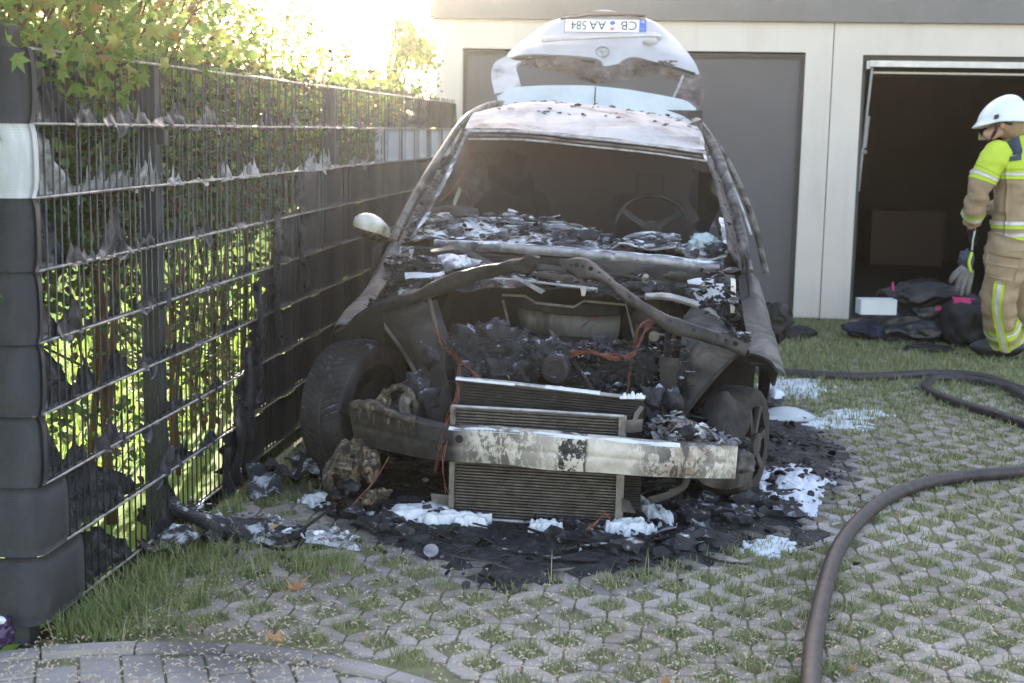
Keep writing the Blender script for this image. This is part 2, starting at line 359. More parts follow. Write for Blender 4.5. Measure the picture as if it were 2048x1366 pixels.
m_verge = MT('verge_earth', [(.3, (.05, .06, .02)), (.7, (.12, .16, .04))], 9, .95, bst=.9, bsc=60)
m_ash = MT('ash_bed', [(.3, (.010, .010, .012)), (.5, (.028, .027, .031)), (.68, (.075, .075, .085)), (.8, (.25, .25, .29))], 13, .85, bst=1.0, bsc=70, bd=.02, rough2=.5)
m_hose = MT('rubber_hose', [(.35, (.022, .019, .021)), (.6, (.050, .044, .046)), (.8, (.10, .085, .082))], 24, .5, bst=.25, bsc=120, dist=.5)
# building
def plaster():
    m, t, p, o = newmat('cream_render'); v, g = wvec(t)
    c = ramp(t, [(.3, (.62, .575, .52)), (.7, (.69, .645, .59))], ntex(t, v, 1.2, 5)); st = ramp(t, [(.5, 0.), (.8, .35)], ntex(t, wvec(t, (3, 3, .3))[0], 2, 5))
    c = mix(t, st, c, (.42, .38, .31)); t.links.new(c, p.inputs['Base Color']); p.inputs['Roughness'].default_value = .9
    bump(t, p, ntex(t, v, 180, 4, .7), .5, .004); return m
m_wall = plaster()
m_fascia = MT('grey_fascia', [(.3, (.13, .13, .135)), (.7, (.17, .17, .175))], 2, .5, bst=.1)
m_door = MT('grey_garage_door', [(.3, (.085, .083, .092)), (.7, (.102, .099, .110))], 1.5, .5, bst=.15, bsc=200)
m_darkframe = MT('dark_frame', [(.3, (.03, .03, .033)), (.7, (.05, .05, .055))], 6, .5, bst=.1)
m_steel = MT('galvanised', [(.3, (.35, .36, .38)), (.7, (.5, .51, .53))], 12, .4, .6, bst=.1)
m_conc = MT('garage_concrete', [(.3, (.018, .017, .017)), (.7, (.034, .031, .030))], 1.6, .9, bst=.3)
m_redthing = MT('dark_red', [(.3, (.018, .004, .004)), (.7, (.03, .006, .006))], 5, .6, bst=.1)
# person
m_tan = MT('tan_turnout_cloth', [(.3, (.29, .215, .13)), (.7, (.38, .29, .185))], 6, .85, bst=.5, bsc=9, bd=.02)
m_yel = MT('fluorescent_yellow', [(.3, (.40, .52, .03)), (.7, (.50, .64, .05))], 6, .7, bst=.4, bsc=9, bd=.015)
m_refl = MT('silver_reflective', [(.3, (.5, .47, .47)), (.7, (.66, .63, .62))], 14, .4, .2, bst=.2)
m_navy = MT('navy_yoke', [(.3, (.035, .045, .075)), (.7, (.06, .075, .115))], 8, .8, bst=.4, bsc=20)
m_helmet = MT('white_helmet', [(.3, (.70, .76, .75)), (.7, (.78, .83, .82))], 5, .25, bst=.03)
m_blackcloth = MT('black_cloth', [(.3, (.008, .008, .010)), (.7, (.028, .027, .033))], 8, .6, bst=.6, bsc=30)
m_boot = MT('boot_leather', [(.3, (.012, .012, .015)), (.7, (.035, .036, .045))], 12, .4, bst=.3)
m_skin = MT('skin', [(.3, (.50, .28, .21)), (.7, (.60, .36, .28))], 9, .5, bst=.1)
m_hair = MT('blond_hair', [(.3, (.26, .17, .09)), (.7, (.40, .28, .16))], 40, .6, bst=.5, scl=(1, 1, .2))
m_visor = MT('visor_smoke_yellow', [(.3, (.30, .32, .10)), (.7, (.42, .44, .14))], 5, .15, bst=0)
m_plastic = MT('black_bag_plastic', [(.3, (.010, .010, .013)), (.7, (.022, .022, .028))], 5, .28, bst=.5, bsc=22, bd=.02)
m_bluecloth = MT('dark_blue_cloth', [(.3, (.015, .02, .045)), (.7, (.04, .05, .09))], 6, .8, bst=.5, bsc=25)
m_pink = MT('pink_fabric', [(.3, (.50, .03, .14)), (.7, (.65, .06, .22))], 9, .7, bst=.3)
m_whitebox = MT('white_card', [(.3, (.66, .70, .74)), (.7, (.74, .78, .81))], 6, .7, bst=.08)
m_greycloth = MT('grey_worn_glove', [(.3, (.10, .095, .09)), (.7, (.20, .19, .175))], 14, .8, bst=.5, bsc=40)
m_purple = MT('purple_wrapper', [(.3, (.02, .01, .03)), (.6, (.07, .04, .11)), (.8, (.35, .3, .45))], 20, .25, bst=.5, bsc=30)
m_pl_white = MT('plate_white', [(.3, (.74, .75, .76)), (.7, (.80, .81, .82))], 8, .35, bst=0)
m_pl_blue = MT('plate_blue', [(.3, (.03, .12, .48)), (.7, (.04, .15, .55))], 8, .35, bst=0)
m_pl_black = MT('plate_black', [(.3, (.015, .015, .02)), (.7, (.02, .02, .025))], 8, .4, bst=0)
m_emblem = MT('emblem_metal', [(.3, (.18, .18, .20)), (.7, (.34, .34, .37))], 12, .3, .6, bst=0)
# ---------------------------------------------------------------- haze: thin volume added over the yard for the low sun's glare
def haze():
    m = bpy.data.materials.new('haze'); m.use_nodes = True; t = m.node_tree; t.nodes.clear()
    o = t.nodes.new('ShaderNodeOutputMaterial'); v = t.nodes.new('ShaderNodeVolumePrincipled')
    v.inputs['Density'].default_value = HAZE; v.inputs['Anisotropy'].default_value = .93; v.inputs['Color'].default_value = (1.0, .95, .86, 1)
    t.links.new(v.outputs[0], o.inputs['Volume'])
    g = G(); g.box(-26, 26, -6, 62, -1.2, 14); ob = g.build('haze', m)
    tag(ob, 'thin pale haze volume added over the whole yard for sun glare', 'haze', kind='stuff')
HAZE = .0009
if HAZE: haze()

# ---------------------------------------------------------------- ground
g = G(); g.add([(-150, -30, -.05), (150, -30, -.05), (150, 400, -.05), (-150, 400, -.05)], [(0, 1, 2, 3)])
tag(g.build('ground', m_verge), 'earth and short growth under and around the yard', kind='structure')
g = G(); g.box(-1.72, 6.2, 2.6, 11.19, -.10, -.010)
bed = tag(g.build('pavement_bed', m_soil), 'dark soil between and under the grass pavers', kind='structure')

PT = .105; OX, OY = -.058, 3.64
SX0, SX1, SY0, SY1 = -1.72, 5.6, 2.95, 11.1
EC = (-1.2, 2.47); ER = 1.17          # the curved edging
def in_path(x, y, pad=0.): return (x-EC[0])**2+(y-EC[1])**2 < (ER+pad)**2 or (x < EC[0] and y < 3.50)
def paver_local(kind, r_):
    """outline of one paver around its centre, two opposite corners cut away for the grass"""
    h = PT/2-.0028; c = .063; j = lambda a: a+r_.uniform(-.0022, .0022)
    if kind == 0: pts = [(-h+c, -h), (0, -h-.0), (h, -h), (h, h-c), (h-c*.46, h-c*.46), (h-c, h), (-h, h), (-h, -h+c), (-h+c*.46, -h+c*.46)]
    else: pts = [(-h, -h), (h-c, -h), (h-c*.46, -h+c*.46), (h, -h+c), (h, h), (-h+c, h), (-h+c*.46, h-c*.46), (-h, h-c)]
    return [(j(a), j(b)) for a, b in pts]
def slab(pts, ztop, zbot=-.03, bev=.004):
    cx = sum(p[0] for p in pts)/len(pts); cy = sum(p[1] for p in pts)/len(pts); n = len(pts); v = []
    def sh(p, d):
        L = math.hypot(p[0]-cx, p[1]-cy)+1e-6; return (cx+(p[0]-cx)*(L-d)/L, cy+(p[1]-cy)*(L-d)/L)
    v += [(*sh(p, bev), ztop) for p in pts]; v += [(*sh(p, bev*.25), ztop-bev*.6) for p in pts]; v += [(*p, zbot) for p in pts]
    f = [tuple(range(n))]+[(n+i, n+(i+1) % n, (i+1) % n, i) for i in range(n)]+[(2*n+i, 2*n+(i+1) % n, n+(i+1) % n, n+i) for i in range(n)]
    return v, f
# is the tile orientation counter-clockwise -> normals up
pav = empty('pavement', (0, 0, 0)); tag(pav, 'yard of concrete grass pavers with diamond shaped openings', kind='structure')
tiles = []
i0, i1 = int((SX0-OX)/PT)-1, int((SX1-OX)/PT)+1; j0, j1 = int((SY0-OY)/PT)-1, int((SY1-OY)/PT)+1
def proj(x, y, z=0):
    c = x*XV+y*YV+(z-CAMH)*UV
    return 1024+F*c[0]/c[2], 683+F*c[1]/c[2], c[2]
for i in range(i0, i1):
    for j in range(j0, j1):
        x, y = OX+(i+.5)*PT, OY+(j+.5)*PT
        if x < -1.66 or x > SX1 or y > SY1 or y < 2.9 or in_path(x, y, .10): continue
        px, py, d = proj(x, y); vis = -60 < px < 2108 and py < 1400
        tiles.append((0 if vis else 1, d, i, j, x, y))
tiles.sort()
vari = {}
for kind in (0, 1):
    for q in range(4):
        r_ = random.Random(kind*10+q); v, f = slab(paver_local(kind, r_), 0)
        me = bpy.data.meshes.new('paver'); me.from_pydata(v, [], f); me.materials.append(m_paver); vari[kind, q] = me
stuff = G(); nshow = 0
for vis, d, i, j, x, y in tiles:
    kind = (i+j) % 2; q = rnd.randrange(4); dz = rnd.uniform(-.004, .002)+.006*noise.noise(Vector((x*1.3, y*1.3, 0)))
    if nshow < 296 and vis == 0:
        nshow += 1
        o = bpy.data.objects.new('paver', vari[kind, q]); o.location = (x, y, dz); o.rotation_euler = (rnd.gauss(0, .012), rnd.gauss(0, .012), rnd.gauss(0, .012)); o.parent = pav; COL.objects.link(o)
    else:
        me = vari[kind, q]; tx, ty = rnd.gauss(0, .012), rnd.gauss(0, .012)
        stuff.add([(x+v.co.x, y+v.co.y, v.co.z+dz+tx*v.co.y+ty*v.co.x) for v in me.vertices], [tuple(p.vertices) for p in me.polygons])
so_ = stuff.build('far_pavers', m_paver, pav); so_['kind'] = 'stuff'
# curved edging and the brick path inside it
edg = empty('kerb', (EC[0], EC[1], 0)); tag(edg, 'curved row of narrow edging stones round the brick path', kind='structure')
a = R(128)
while a > R(20):
    st = .26/ER; n = 7
    pts = [(EC[0]+ER*math.cos(a-(st-.006)*k/(n-1)), EC[1]+ER*math.sin(a-(st-.006)*k/(n-1))) for k in range(n)]
    pts += [(EC[0]+(ER-.055)*math.cos(a-(st-.006)*k/(n-1)), EC[1]+(ER-.055)*math.sin(a-(st-.006)*k/(n-1))) for k in range(n-1, -1, -1)]
    top = .008+rnd.uniform(-.003, .003); g = G(); m_ = len(pts)
    v = [(*p, top) for p in pts]+[(*p, -.05) for p in pts]
    fs = [(k, k+1, m_-2-k, m_-1-k) for k in range(n-1)]; fs = [tuple(reversed(f)) for f in fs]
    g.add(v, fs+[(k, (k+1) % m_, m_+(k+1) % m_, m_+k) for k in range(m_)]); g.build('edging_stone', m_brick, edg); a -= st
path = empty('footpath', (-1.2, 3.0, 0)); tag(path, 'path of grey rectangular concrete bricks inside the curved edging', kind='structure')
g = G(); g.add([(-3.2, 2.2, -.03), (.1, 2.2, -.03), (.1, 3.68, -.03), (-3.2, 3.68, -.03)], [(0, 1, 2, 3)]); g.build('path_bed', m_soil, path)
colx = -3.0; k = 0
while colx < -.05:
    y = 3.66-rnd.choice((0, .05, .1, .15)); k += 1
    while y > 2.5:
        L = rnd.choice((.105, .16, .21)) if y < 3.6 else .16
        x0, x1, y0, y1 = colx+.003, colx+.107, y-L+.003, y-.003; cx_, cy_ = (x0+x1)/2, (y0+y1)/2
        rr_ = math.hypot(cx_-EC[0], cy_-EC[1])
        # trim to the curve
        def clip(px_, py_):
            d = math.hypot(px_-EC[0], py_-EC[1]); lim = ER-.062
            if d > lim and py_ > EC[1]:
                dy = lim*lim-(px_-EC[0])**2; return (px_, EC[1]+math.sqrt(max(0, dy))) if dy > 0 else (px_, EC[1])
            return (px_, py_)
        pts = [clip(x0, y0), clip(x1, y0), clip(x1, y1), clip((x0+x1)/2, y1), clip(x0, y1)]
        ymax = max(p[1] for p in pts); 
        if min(pts[2][1], pts[4][1])-y0 > .02 and abs(cx_-EC[0]) < ER-.06 or (cx_ < EC[0] and y1 < 3.45):
            v, f = slab(pts, rnd.uniform(-.004, .001)-.002, -.03, .005); cr_, sr_ = math.cos(R(24)), math.sin(R(24))
            v = [(EC[0]+(p[0]-EC[0])*cr_-(p[1]-EC[1])*sr_, EC[1]+(p[0]-EC[0])*sr_+(p[1]-EC[1])*cr_, p[2]) for p in v]
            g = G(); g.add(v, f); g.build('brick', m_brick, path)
        y -= L
    colx += .110
# ---------------------------------------------------------------- ash bed and grass masks
def ashm(x, y):
    d = math.hypot((x-CX)*.78, (y-CY)*.447)+.11*fbm((x*2.4, y*2.4, 3))
    return 1-sstep(.86, 1.02, d)
# grass in the openings
def blades(g, x, y, n, h, spread, r_, w=.0028, z=-.016, lean=.5):
    for _ in range(n):
        a = r_.uniform(0, 6.283); q = spread*math.sqrt(r_.random()); bx, by = x+q*math.cos(a), y+q*math.sin(a)
        hh = h*r_.uniform(.45, 1.25); b = r_.uniform(0, 6.283); l = lean*hh*r_.uniform(.2, 1.3); ca, sa = math.cos(b), math.sin(b)
        ww = w*r_.uniform(.7, 1.3)
        p0 = (bx-sa*ww, by+ca*ww, z); p1 = (bx+sa*ww, by-ca*ww, z); mx_, my_ = bx+ca*l*.45, by+sa*l*.45
        p2 = (mx_+sa*ww*.7, my_-ca*ww*.7, z+hh*.62); p3 = (mx_-sa*ww*.7, my_+ca*ww*.7, z+hh*.62); p4 = (bx+ca*l, by+sa*l, z+hh)
        g.add([p0, p1, p2, p3, p4], [(0, 1, 2, 3), (3, 2, 4)])
gr = G(); r_ = random.Random(5)
for i in range(i0, i1+1):
    for j in range(j0, j1+1):
        if (i+j) % 2: continue
        x, y = OX+i*PT, OY+j*PT
        if x < -1.66 or x > SX1 or y < 2.9 or y > SY1 or in_path(x, y, .09): continue
        px, py, d = proj(x, y)
        if not (-120 < px < 2170 and py < 1450): continue
        am = ashm(x, y)
        if am > .55: continue
        lush = clamp(.62+.55*noise.noise(Vector((x*1.1, y*1.1, 4)))+.35*noise.noise(Vector((x*7, y*7, 4))), .12, 1.3)
        if am > .15: lush *= .25
        n = int((200 if d < 5 else 105 if d < 7 else 44)*lush*r_.uniform(.6, 1.3))
        blades(gr, x, y, n, .026*(.7+.6*lush)*(1 if d < 6.5 else .9), .066, r_, .0016 if d < 5 else .0024, z=-.006, lean=1.3)
        if r_.random() < .10: blades(gr, x, y, 3, .10, .03, r_, .0015, lean=.4)
# grass overgrowing the stones further back on the right and along the fence
for _ in range(30000):
    y = r_.uniform(6.6, 11.15); x = r_.uniform(-.2, 4.4)
    k = sstep(6.4, 9.0, y)*.95*sstep(-.4,.9,x)+.45*noise.noise(Vector((x*1.6, y*1.6, 9)))
    if r_.random() > k or ashm(x, y) > .2: continue
    blades(gr, x, y, 3, .040, .03, r_, .0030, z=-.004, lean=.8)
tag(gr.build('grass', m_grass), 'short grass tufts growing in the paver openings', 'grass', kind='stuff')
gr = G()
for _ in range(3000):
    t = r_.random(); y = 3.62+t*6.5 if r_.random() < .45 else 3.62+r_.random()**1.4*1.9; x = -1.70+abs(r_.gauss(0, .12))+(.05 if y > 4.6 else 0)
    if y < 4.3: x = -1.70+abs(r_.gauss(0, .10))
    if in_path(x, y, .02) or (4.6 < y < 5.1 and x > -1.6): continue
    blades(gr, x, y, 2, .075 if y < 5 else .05, .02, r_, .0019, z=-.01, lean=.9)
for _ in range(34):
    x = -1.66+r_.random()**1.3*.62; y = 3.66+r_.random()*.85
    if in_path(x, y, .05) or (x > -1.3 and y < 3.72): continue
    blades(gr, x, y, 60, r_.uniform(.045, .085), .05, r_, .0016, z=-.01, lean=.9)
tag(gr.build('tall_grass', m_grass_tall), 'longer loose grass growing along the foot of the fence', 'grass', kind='stuff')
# blossom litter: tiny pale curls
bl = G(); r_ = random.Random(11)
for _ in range(11000):
    y = 3.25+abs(r_.gauss(0, .62)); x = r_.uniform(-1.75, 2.2)
    if noise.noise(Vector((x*5, y*5, 0))) < r_.uniform(-.7, .25): continue
    if ashm(x, y) > .1 or y > 6.5: continue
    a = r_.uniform(0, 6.283); L = r_.uniform(.004, .010); c, s = math.cos(a), math.sin(a); z = .007+r_.uniform(0, .007)
    if in_path(x, y): z -= .002
    if x < -1.6 and y > 3.7: continue
    cx, cy = -s*L*.4, c*L*.4; ww = r_.uniform(.0014, .0028)
    P = [(x-c*L, y-s*L, z), (x+cx, y+cy, z+.003), (x+c*L, y+s*L, z+.001)]
    vs = []
    for p in P: vs += [(p[0]-s*ww, p[1]+c*ww, p[2]+.001), (p[0]+s*ww, p[1]-c*ww, p[2])]
    bl.add(vs, [(0, 1, 3, 2), (2, 3, 5, 4)])
tag(bl.build('fallen_blossom', m_blossom), 'pale dry blossom litter scattered over bricks and pavers', 'blossom litter', kind='stuff')

# ---------------------------------------------------------------- garage
GY = 11.216
gar = empty('garage_building', (2, GY, 0)); tag(gar, 'cream rendered flat roofed garage row with dark fascia behind the car', 'garage')
def wallbox(x0, x1, z0, z1, y0=GY, y1=GY+.12, m=None, name='wall'):
    g = G(); g.box(x0, x1, y0, y1, z0, z1); return g.build(name, m or m_wall, gar)
D1 = (-1.731, .952); D2 = (1.385, 4.05); D3 = (4.50, 7.1); ZD = 2.078
seam = 1.158
wallbox(-1.943, D1[0], -.1, 2.305); wallbox(D1[0], D1[1], ZD, 2.305); wallbox(D1[1], seam-.004, -.1, 2.305)
wallbox(seam+.004, D2[0], -.1, 2.305); wallbox(D2[0], D2[1], 2.065, 2.305); wallbox(D2[1], 4.25, -.1, 2.305); wallbox(4.258, D3[0], -.1, 2.305); wallbox(D3[0], 8, ZD, 2.305); wallbox(D3[1], 8, -.1, ZD-.002)
wallbox(seam-.004, seam+.004, -.1, 2.305, GY+.03, GY+.1, m_darkframe, 'seam')
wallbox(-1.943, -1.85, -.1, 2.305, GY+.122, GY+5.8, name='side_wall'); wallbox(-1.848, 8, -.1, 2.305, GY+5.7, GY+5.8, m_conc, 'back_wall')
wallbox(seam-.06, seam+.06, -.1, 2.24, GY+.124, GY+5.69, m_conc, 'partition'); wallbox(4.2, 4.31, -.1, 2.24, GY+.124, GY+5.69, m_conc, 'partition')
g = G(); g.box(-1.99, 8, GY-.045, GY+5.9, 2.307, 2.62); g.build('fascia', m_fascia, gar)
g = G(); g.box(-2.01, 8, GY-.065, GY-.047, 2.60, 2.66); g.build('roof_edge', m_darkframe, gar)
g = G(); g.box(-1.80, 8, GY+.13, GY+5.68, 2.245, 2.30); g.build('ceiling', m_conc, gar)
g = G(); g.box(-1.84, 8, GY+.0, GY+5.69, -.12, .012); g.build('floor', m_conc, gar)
for (a_, b_) in (D1, D3):
    g = G(); g.box(a_+.03, b_-.03, GY+.075, GY+.115, .03, ZD-.03); d = g.build('garage_door', m_door, gar)
for (a_, b_) in (D1, D2, D3):
    g = G(); g.box(a_, a_+.03, GY+.05, GY+.115, 0, ZD-.013); g.box(b_-.03, b_, GY+.05, GY+.115, 0, ZD-.013); g.box(a_+.03, b_-.03, GY+.05, GY+.115, ZD-.045, ZD-.013); g.build('door_frame', m_darkframe, gar)
# raised up-and-over door in the open bay
g = G(); g.box(D2[0]+.06, D2[1]-.04, GY-.02, GY+2.1, 1.985, 2.012); up_ = g.build('raised_door', m_door, gar)
g = G(); g.box(D2[0]+.05, D2[1]-.03, GY-.045, GY-.022, 1.975, 2.022); g.box(D2[0]+.03, D2[0]+.058, GY-.02, GY+.3, 1.96, 2.02); g.build('door_edge', m_steel, up_)
g = G(); g.box(D2[0]+.1, D2[1]-.1, GY+.12, GY+.14, 1.93, 1.945); g.build('door_rail', m_steel, up_)
g = G(); g.tube([(D2[0]+.075, GY+.0, 1.97), (D2[0]+.05, GY+.06, 1.45), (D2[0]+.03, GY+.09, 1.02)], .011, 6)
g.tube([(D2[0]+.02, GY+.07, 1.32), (D2[0]+.075, GY+.05, 1.325)], .014, 6); g.tube([(D2[0]+.065, GY+.03, 1.60), (D2[0]+.055, GY+.06, 1.36)], .018, 6); g.build('lever_arm', m_steel, gar)
g = G(); g.tube([(3.2, GY+.4, 2.0), (2.6, GY+3.5, 2.1)], .03, 8); g.build('track_rail', m_darkframe, gar)
g = G(); g.box(2.2, 3.0, GY+5.0, GY+5.5, .0, .62)
cb = tag(g.build('storage_box', m_redthing), 'dark red storage box at the back of the open garage bay', 'box')

# ---------------------------------------------------------------- fence
FX = -1.74; BZ = .04; BH = .2; NB = 8; FY0, FY1 = 3.64, 10.9
RODZ = [BZ+BH*k for k in range(NB+1)]
fen = empty('mat_fence', (FX, FY0, 0)); tag(fen, 'dark double rod mat fence with scorched and melted privacy strips beside the car', 'fence')
def fpart(g, name, m, smooth=False, label=None): return g.build(name, m, fen, smooth, label)
g = G(); g.tube([(0, 0, -.02), (0, 0, 1.665)], .0033, 6); me = None
wires = []
y = FY0+.03
base = None
while y < FY1:
    if base is None:
        base = bpy.data.meshes.new('wire'); base.from_pydata([tuple(v) for v in g.v], [], g.f); base.materials.append(m_wire)
        base.polygons.foreach_set('use_smooth', [True]*len(base.polygons))
    o = bpy.data.objects.new('wire', base); o.parent = fen; o.location = (0, y-FY0, 0); o.rotation_euler = (rnd.gauss(0, .0025), rnd.gauss(0, .003), 0); COL.objects.link(o)
    y += .05
for k, z in enumerate(RODZ):
    for s in (-1, 1):
        g = G(); yy = FY0
        pts = []
        while yy < FY1+.01:
            pts.append((FX+s*.0078+.002*noise.noise(Vector((yy*.8, k, s))), yy, z+.003*noise.noise(Vector((yy*1.3, k*3, 0))))); yy += .15
        rr_ = [.0042+.0018*max(0, noise.noise(Vector((p[1]*9, k*7, s))))*(1 if p[1] > 4.1 else 0) for p in pts]
        g.tube(pts, rr_, 6); fpart(g, 'rod', m_rod if s > 0 else m_wire, True)
for y in (4.63, 7.14, 9.65):
    g = G(); g.box(FX-.075, FX-.016, y-.03, y+.03, -.3, 1.635); p = fpart(g, 'post', m_post)
    g = G(); g.box(FX-.077, FX-.014, y-.032, y+.032, 1.635, 1.65); g.build('cap', m_post, p)
    g = G()
    for z in (.3, .85, 1.4): g = G(); g.box(FX-.012, FX+.014, y-.018, y+.018, z-.025, z+.025); g.build('clamp', m_post, p)
g = G(); g.box(FX-.10, FX-.035, 3.61, 3.675, -.3, 1.70); fpart(g, 'post', m_post)
# corner strips wrapping round and running off to the left
def strip_pts(path, z0, z1, nz=7, tuck=.012):
    P = []
    for i in range(nz):
        t = i/(nz-1); z = z0+(z1-z0)*t; k = tuck*(1-(2*t-1)**4)
        P.append([(x+nx*k, y+ny*k, z) for (x, y, nx, ny) in path])
    return P
for k in range(NB):
    z0, z1 = RODZ[k]+.001, RODZ[k+1]-.0005; path_ = []
    rc = .063; cx_, cy_ = FX+.012-rc, 3.60+rc-.02; jit = rnd.uniform(-.006, .006)
    for q in range(14):
        x = -3.4+(cx_+3.4)*q/14; s_ = math.sin(q*1.3)*.006
        path_.append((x, cy_-rc-s_, 0, -1))
    for q in range(9):
        a = -math.pi/2+q/8*math.pi/2; path_.append((cx_+rc*math.cos(a), cy_+rc*math.sin(a), math.cos(a), math.sin(a)))
    yend = {0: 3.86, 1: 3.76}.get(k, 3.615)+jit
    for q in range(4): path_.append((FX+.013, cy_+(yend-cy_)*(q+1)/4, 1, 0))
    P = strip_pts(path_, z0, z1, 9, .010)
    P = [[(p[0]+.003*noise.noise(Vector((p[0]*5, p[1]*5, k*3))), p[1]+.004*noise.noise(Vector((p[0]*6, p[2]*9, k))), p[2]) for p in r_] for r_ in P]
    g = G(); g.grid(P, .0015); fpart(g, 'privacy_strip', m_strip_light if k == 6 else m_strip, True, 'pale grey strip, second from the top' if k == 6 else None)
for q in range(30):                                       # wires and rods of the run to the left
    if q == 0:
        g = G(); g.tube([(0, 0, -.02), (0, 0, 1.665)], .0033, 5)
    o = bpy.data.objects.new('wire', base); o.parent = fen; o.location = (-.09-q*.05, -.02, 0); COL.objects.link(o)
for z in RODZ:
    g = G(); g.tube([(-3.4, 3.626, z), (FX-.06, 3.626, z)], .004, 6); fpart(g, 'rod', m_wire, True)
# remnants melted down onto the rods. band k lies on rod k
def curtain(g, k, y0, y1, env, seed, sag=0, side=1, down=.02, th=.0022):
    n = max(6, int((y1-y0)/.007)); o_ = Vector((seed*3.1, seed, k*2.)); rows = 7; P = [[] for _ in range(rows)]
    for i in range(n+1):
        t = i/n; y = y0+(y1-y0)*t; e = env(t)
        ph = (y-FY0-.03)/.05; near = 1-abs(ph-round(ph))*2     # 1 on a wire, 0 between
        wr = .35+.65*abs(noise.noise(Vector((round(ph)*1.7, k*3.3, seed))))*2
        h = e*(near**2.6*wr*(1.0 if noise.noise(Vector((round(ph)*2.3, k*1.3, seed+4))) > .12 else .18)+.30+.75*noise.noise(Vector((y*5, 0, 0))+o_)+.15*noise.noise(Vector((y*30, 2, 0))+o_)); h = clamp(h, .004, .188)
        dn = down*(.25+max(0, noise.noise(Vector((y*8, 5, 0))+o_)-.1)*2.6)*(.4+min(1, e/.06))
        for r_ in range(rows):
            u = r_/(rows-1); z = RODZ[k]-dn+(h+dn)*u
            x = FX+.012*side*(1-u*.8)+.016*noise.noise(Vector((y*16, z*22, 1))+o_)*(1-u*.7)+.010*math.sin(y*90+z*40)*(.4-u*.3)
            P[r_].append((x, y+.006*noise.noise(Vector((y*20, z*30, 7))+o_), z))
    g.grid(P, th)
for k in range(NB):
    m = m_melt_light if k == 6 else m_melt
    ytear = {0: 4.30, 1: 4.36}.get(k, [0, 0, 3.86, 3.93, 3.84, 3.92, 3.97, 3.99][k])
    # torn piece still hanging next to the corner
    def env(t, k=k): 
        if k < 2: return .19*(1-sstep(.72, 1.0, t))+.06
        return .20*(1-t)**1.3+.05
    g = G()
    nyy = 26; rows = 9; P = [[] for _ in range(rows)]
    for i in range(nyy+1):
        t = i/nyy; y = 3.61+(ytear-3.61)*t
        if k < 2: top = .185*(1-.75*sstep(.45, 1, t))+.03*noise.noise(Vector((y*7, k, 2)))
        else: top = .188*(1-sstep(.12, 1, t))+.015
        for r_ in range(rows):
            u = r_/(rows-1); z = RODZ[k]+.004+clamp(top, .01, .188)*u-.012*(1-u)*t
            fold = math.sin((y*70+z*55)+5*noise.noise(Vector((y*8, z*8, k))))*(.012 if k < 2 else .008)*sstep(.05, .4, t)+(.008*math.sin(z*95+y*8+3*noise.noise(Vector((y*5, z*4, k)))) if k < 2 else 0)
            P[r_].append((FX-.012+fold+.012*noise.noise(Vector((y*9, z*9, k*4))), y, z))
    g.grid(P, .0018); fpart(g, 'melted_strip', m if k != 7 else m_melt, True)
    # ragged residue along the rod, in several pieces
    segs = [(ytear-.08, ytear+.10, .19), (ytear+.13, ytear+.40, .16), (4.36, 4.52, .13), (4.52, 4.88, .12)]
    if k == 6: segs = [(3.95, 4.62, .15), (4.66, 4.8, .05)]
    bd = [5.2, 5.4, 5.55, 5.75, 6.0, 6.3, 8.0, 9.3][k]
    yy = 4.9
    while yy < bd-.3:
        L = rnd.uniform(.12, .40); segs.append((yy, yy+L, rnd.choice((.03, .05, .09, .12)))); yy += L+rnd.uniform(.02, .22)
    if k == 6: segs.append((6.45, 6.95, .22))
    for q, (a_, b_, amp) in enumerate(segs):
        if b_-a_ < .05 or (k < 2 and a_ < ytear+.05): continue
        g = G(); curtain(g, k, a_, b_, lambda t, A=amp: A*(math.sin(math.pi*clamp(t*.94+.03))**.6), k*5+q, side=rnd.choice((1, -1)))
        fpart(g, 'melted_strip', m, True)
# strips still standing further along, woven in and out, their near edges shrivelled
for k in range(NB):
    bd = [5.2, 5.4, 5.55, 5.75, 6.0, 6.3, 8.0, 9.3][k]; y0 = bd
    n = int((FY1-y0)/.03); rows = 8; P = [[] for _ in range(rows)]
    for i in range(n+1):
        y = y0+(FY1-y0)*i/n; near = 1-sstep(0, .45, y-y0)
        for r_ in range(rows):
            u = r_/(rows-1); z = RODZ[k]+.006+.190*u
            yy = y+near*(.10*noise.noise(Vector((z*13, k, 0)))+.03*noise.noise(Vector((z*60, k, 4))))
            wv = math.tanh(2.4*math.sin(2*math.pi*(y+(.02*k))/.5))*.018*(1-near)
            cr = near*.022*math.sin(z*130+4*noise.noise(Vector((y*6, z*6, k))))
            if k == 7: cr += .01*noise.noise(Vector((y*5, z*8, 0)))
            P[r_].append((FX+.004+wv+cr, yy, z))
    g = G(); g.grid(P, .0015); fpart(g, 'privacy_strip', m_strip_light if k == 6 else m_strip, True)
# long shreds hanging at the edge of the burnt area
r_ = random.Random(3)
for (y, z0, z1) in ((5.5, .02, .55), (5.62, .3, .8), (5.35, .0, .35), (5.9, .5, 1.1), (6.3, .7, 1.0), (5.2, .0, .2)):
    g = G(); rows = []; n = 14
    for i in range(n):
        t = i/(n-1); z = z1+(z0-z1)*t; wdt = (.02+.05*t)*(1+.4*noise.noise(Vector((z*9, y, 0))))*(1 if z1 < 1.2 else (1.3-t))
        a = noise.noise(Vector((z*5, y*3, 1)))*1.2; ox = .03*noise.noise(Vector((z*6, y*3, 2)))
        rows.append([(FX+.025+ox+math.sin(a+q*.9)*.02, y+(q/4-.5)*wdt*2+.02*noise.noise(Vector((z*11, y, q))), z) for q in range(5)])
    g.grid(rows, .003); fpart(g, 'melted_strip', m_melt_light if z1 > 1.3 else m_melt, True)
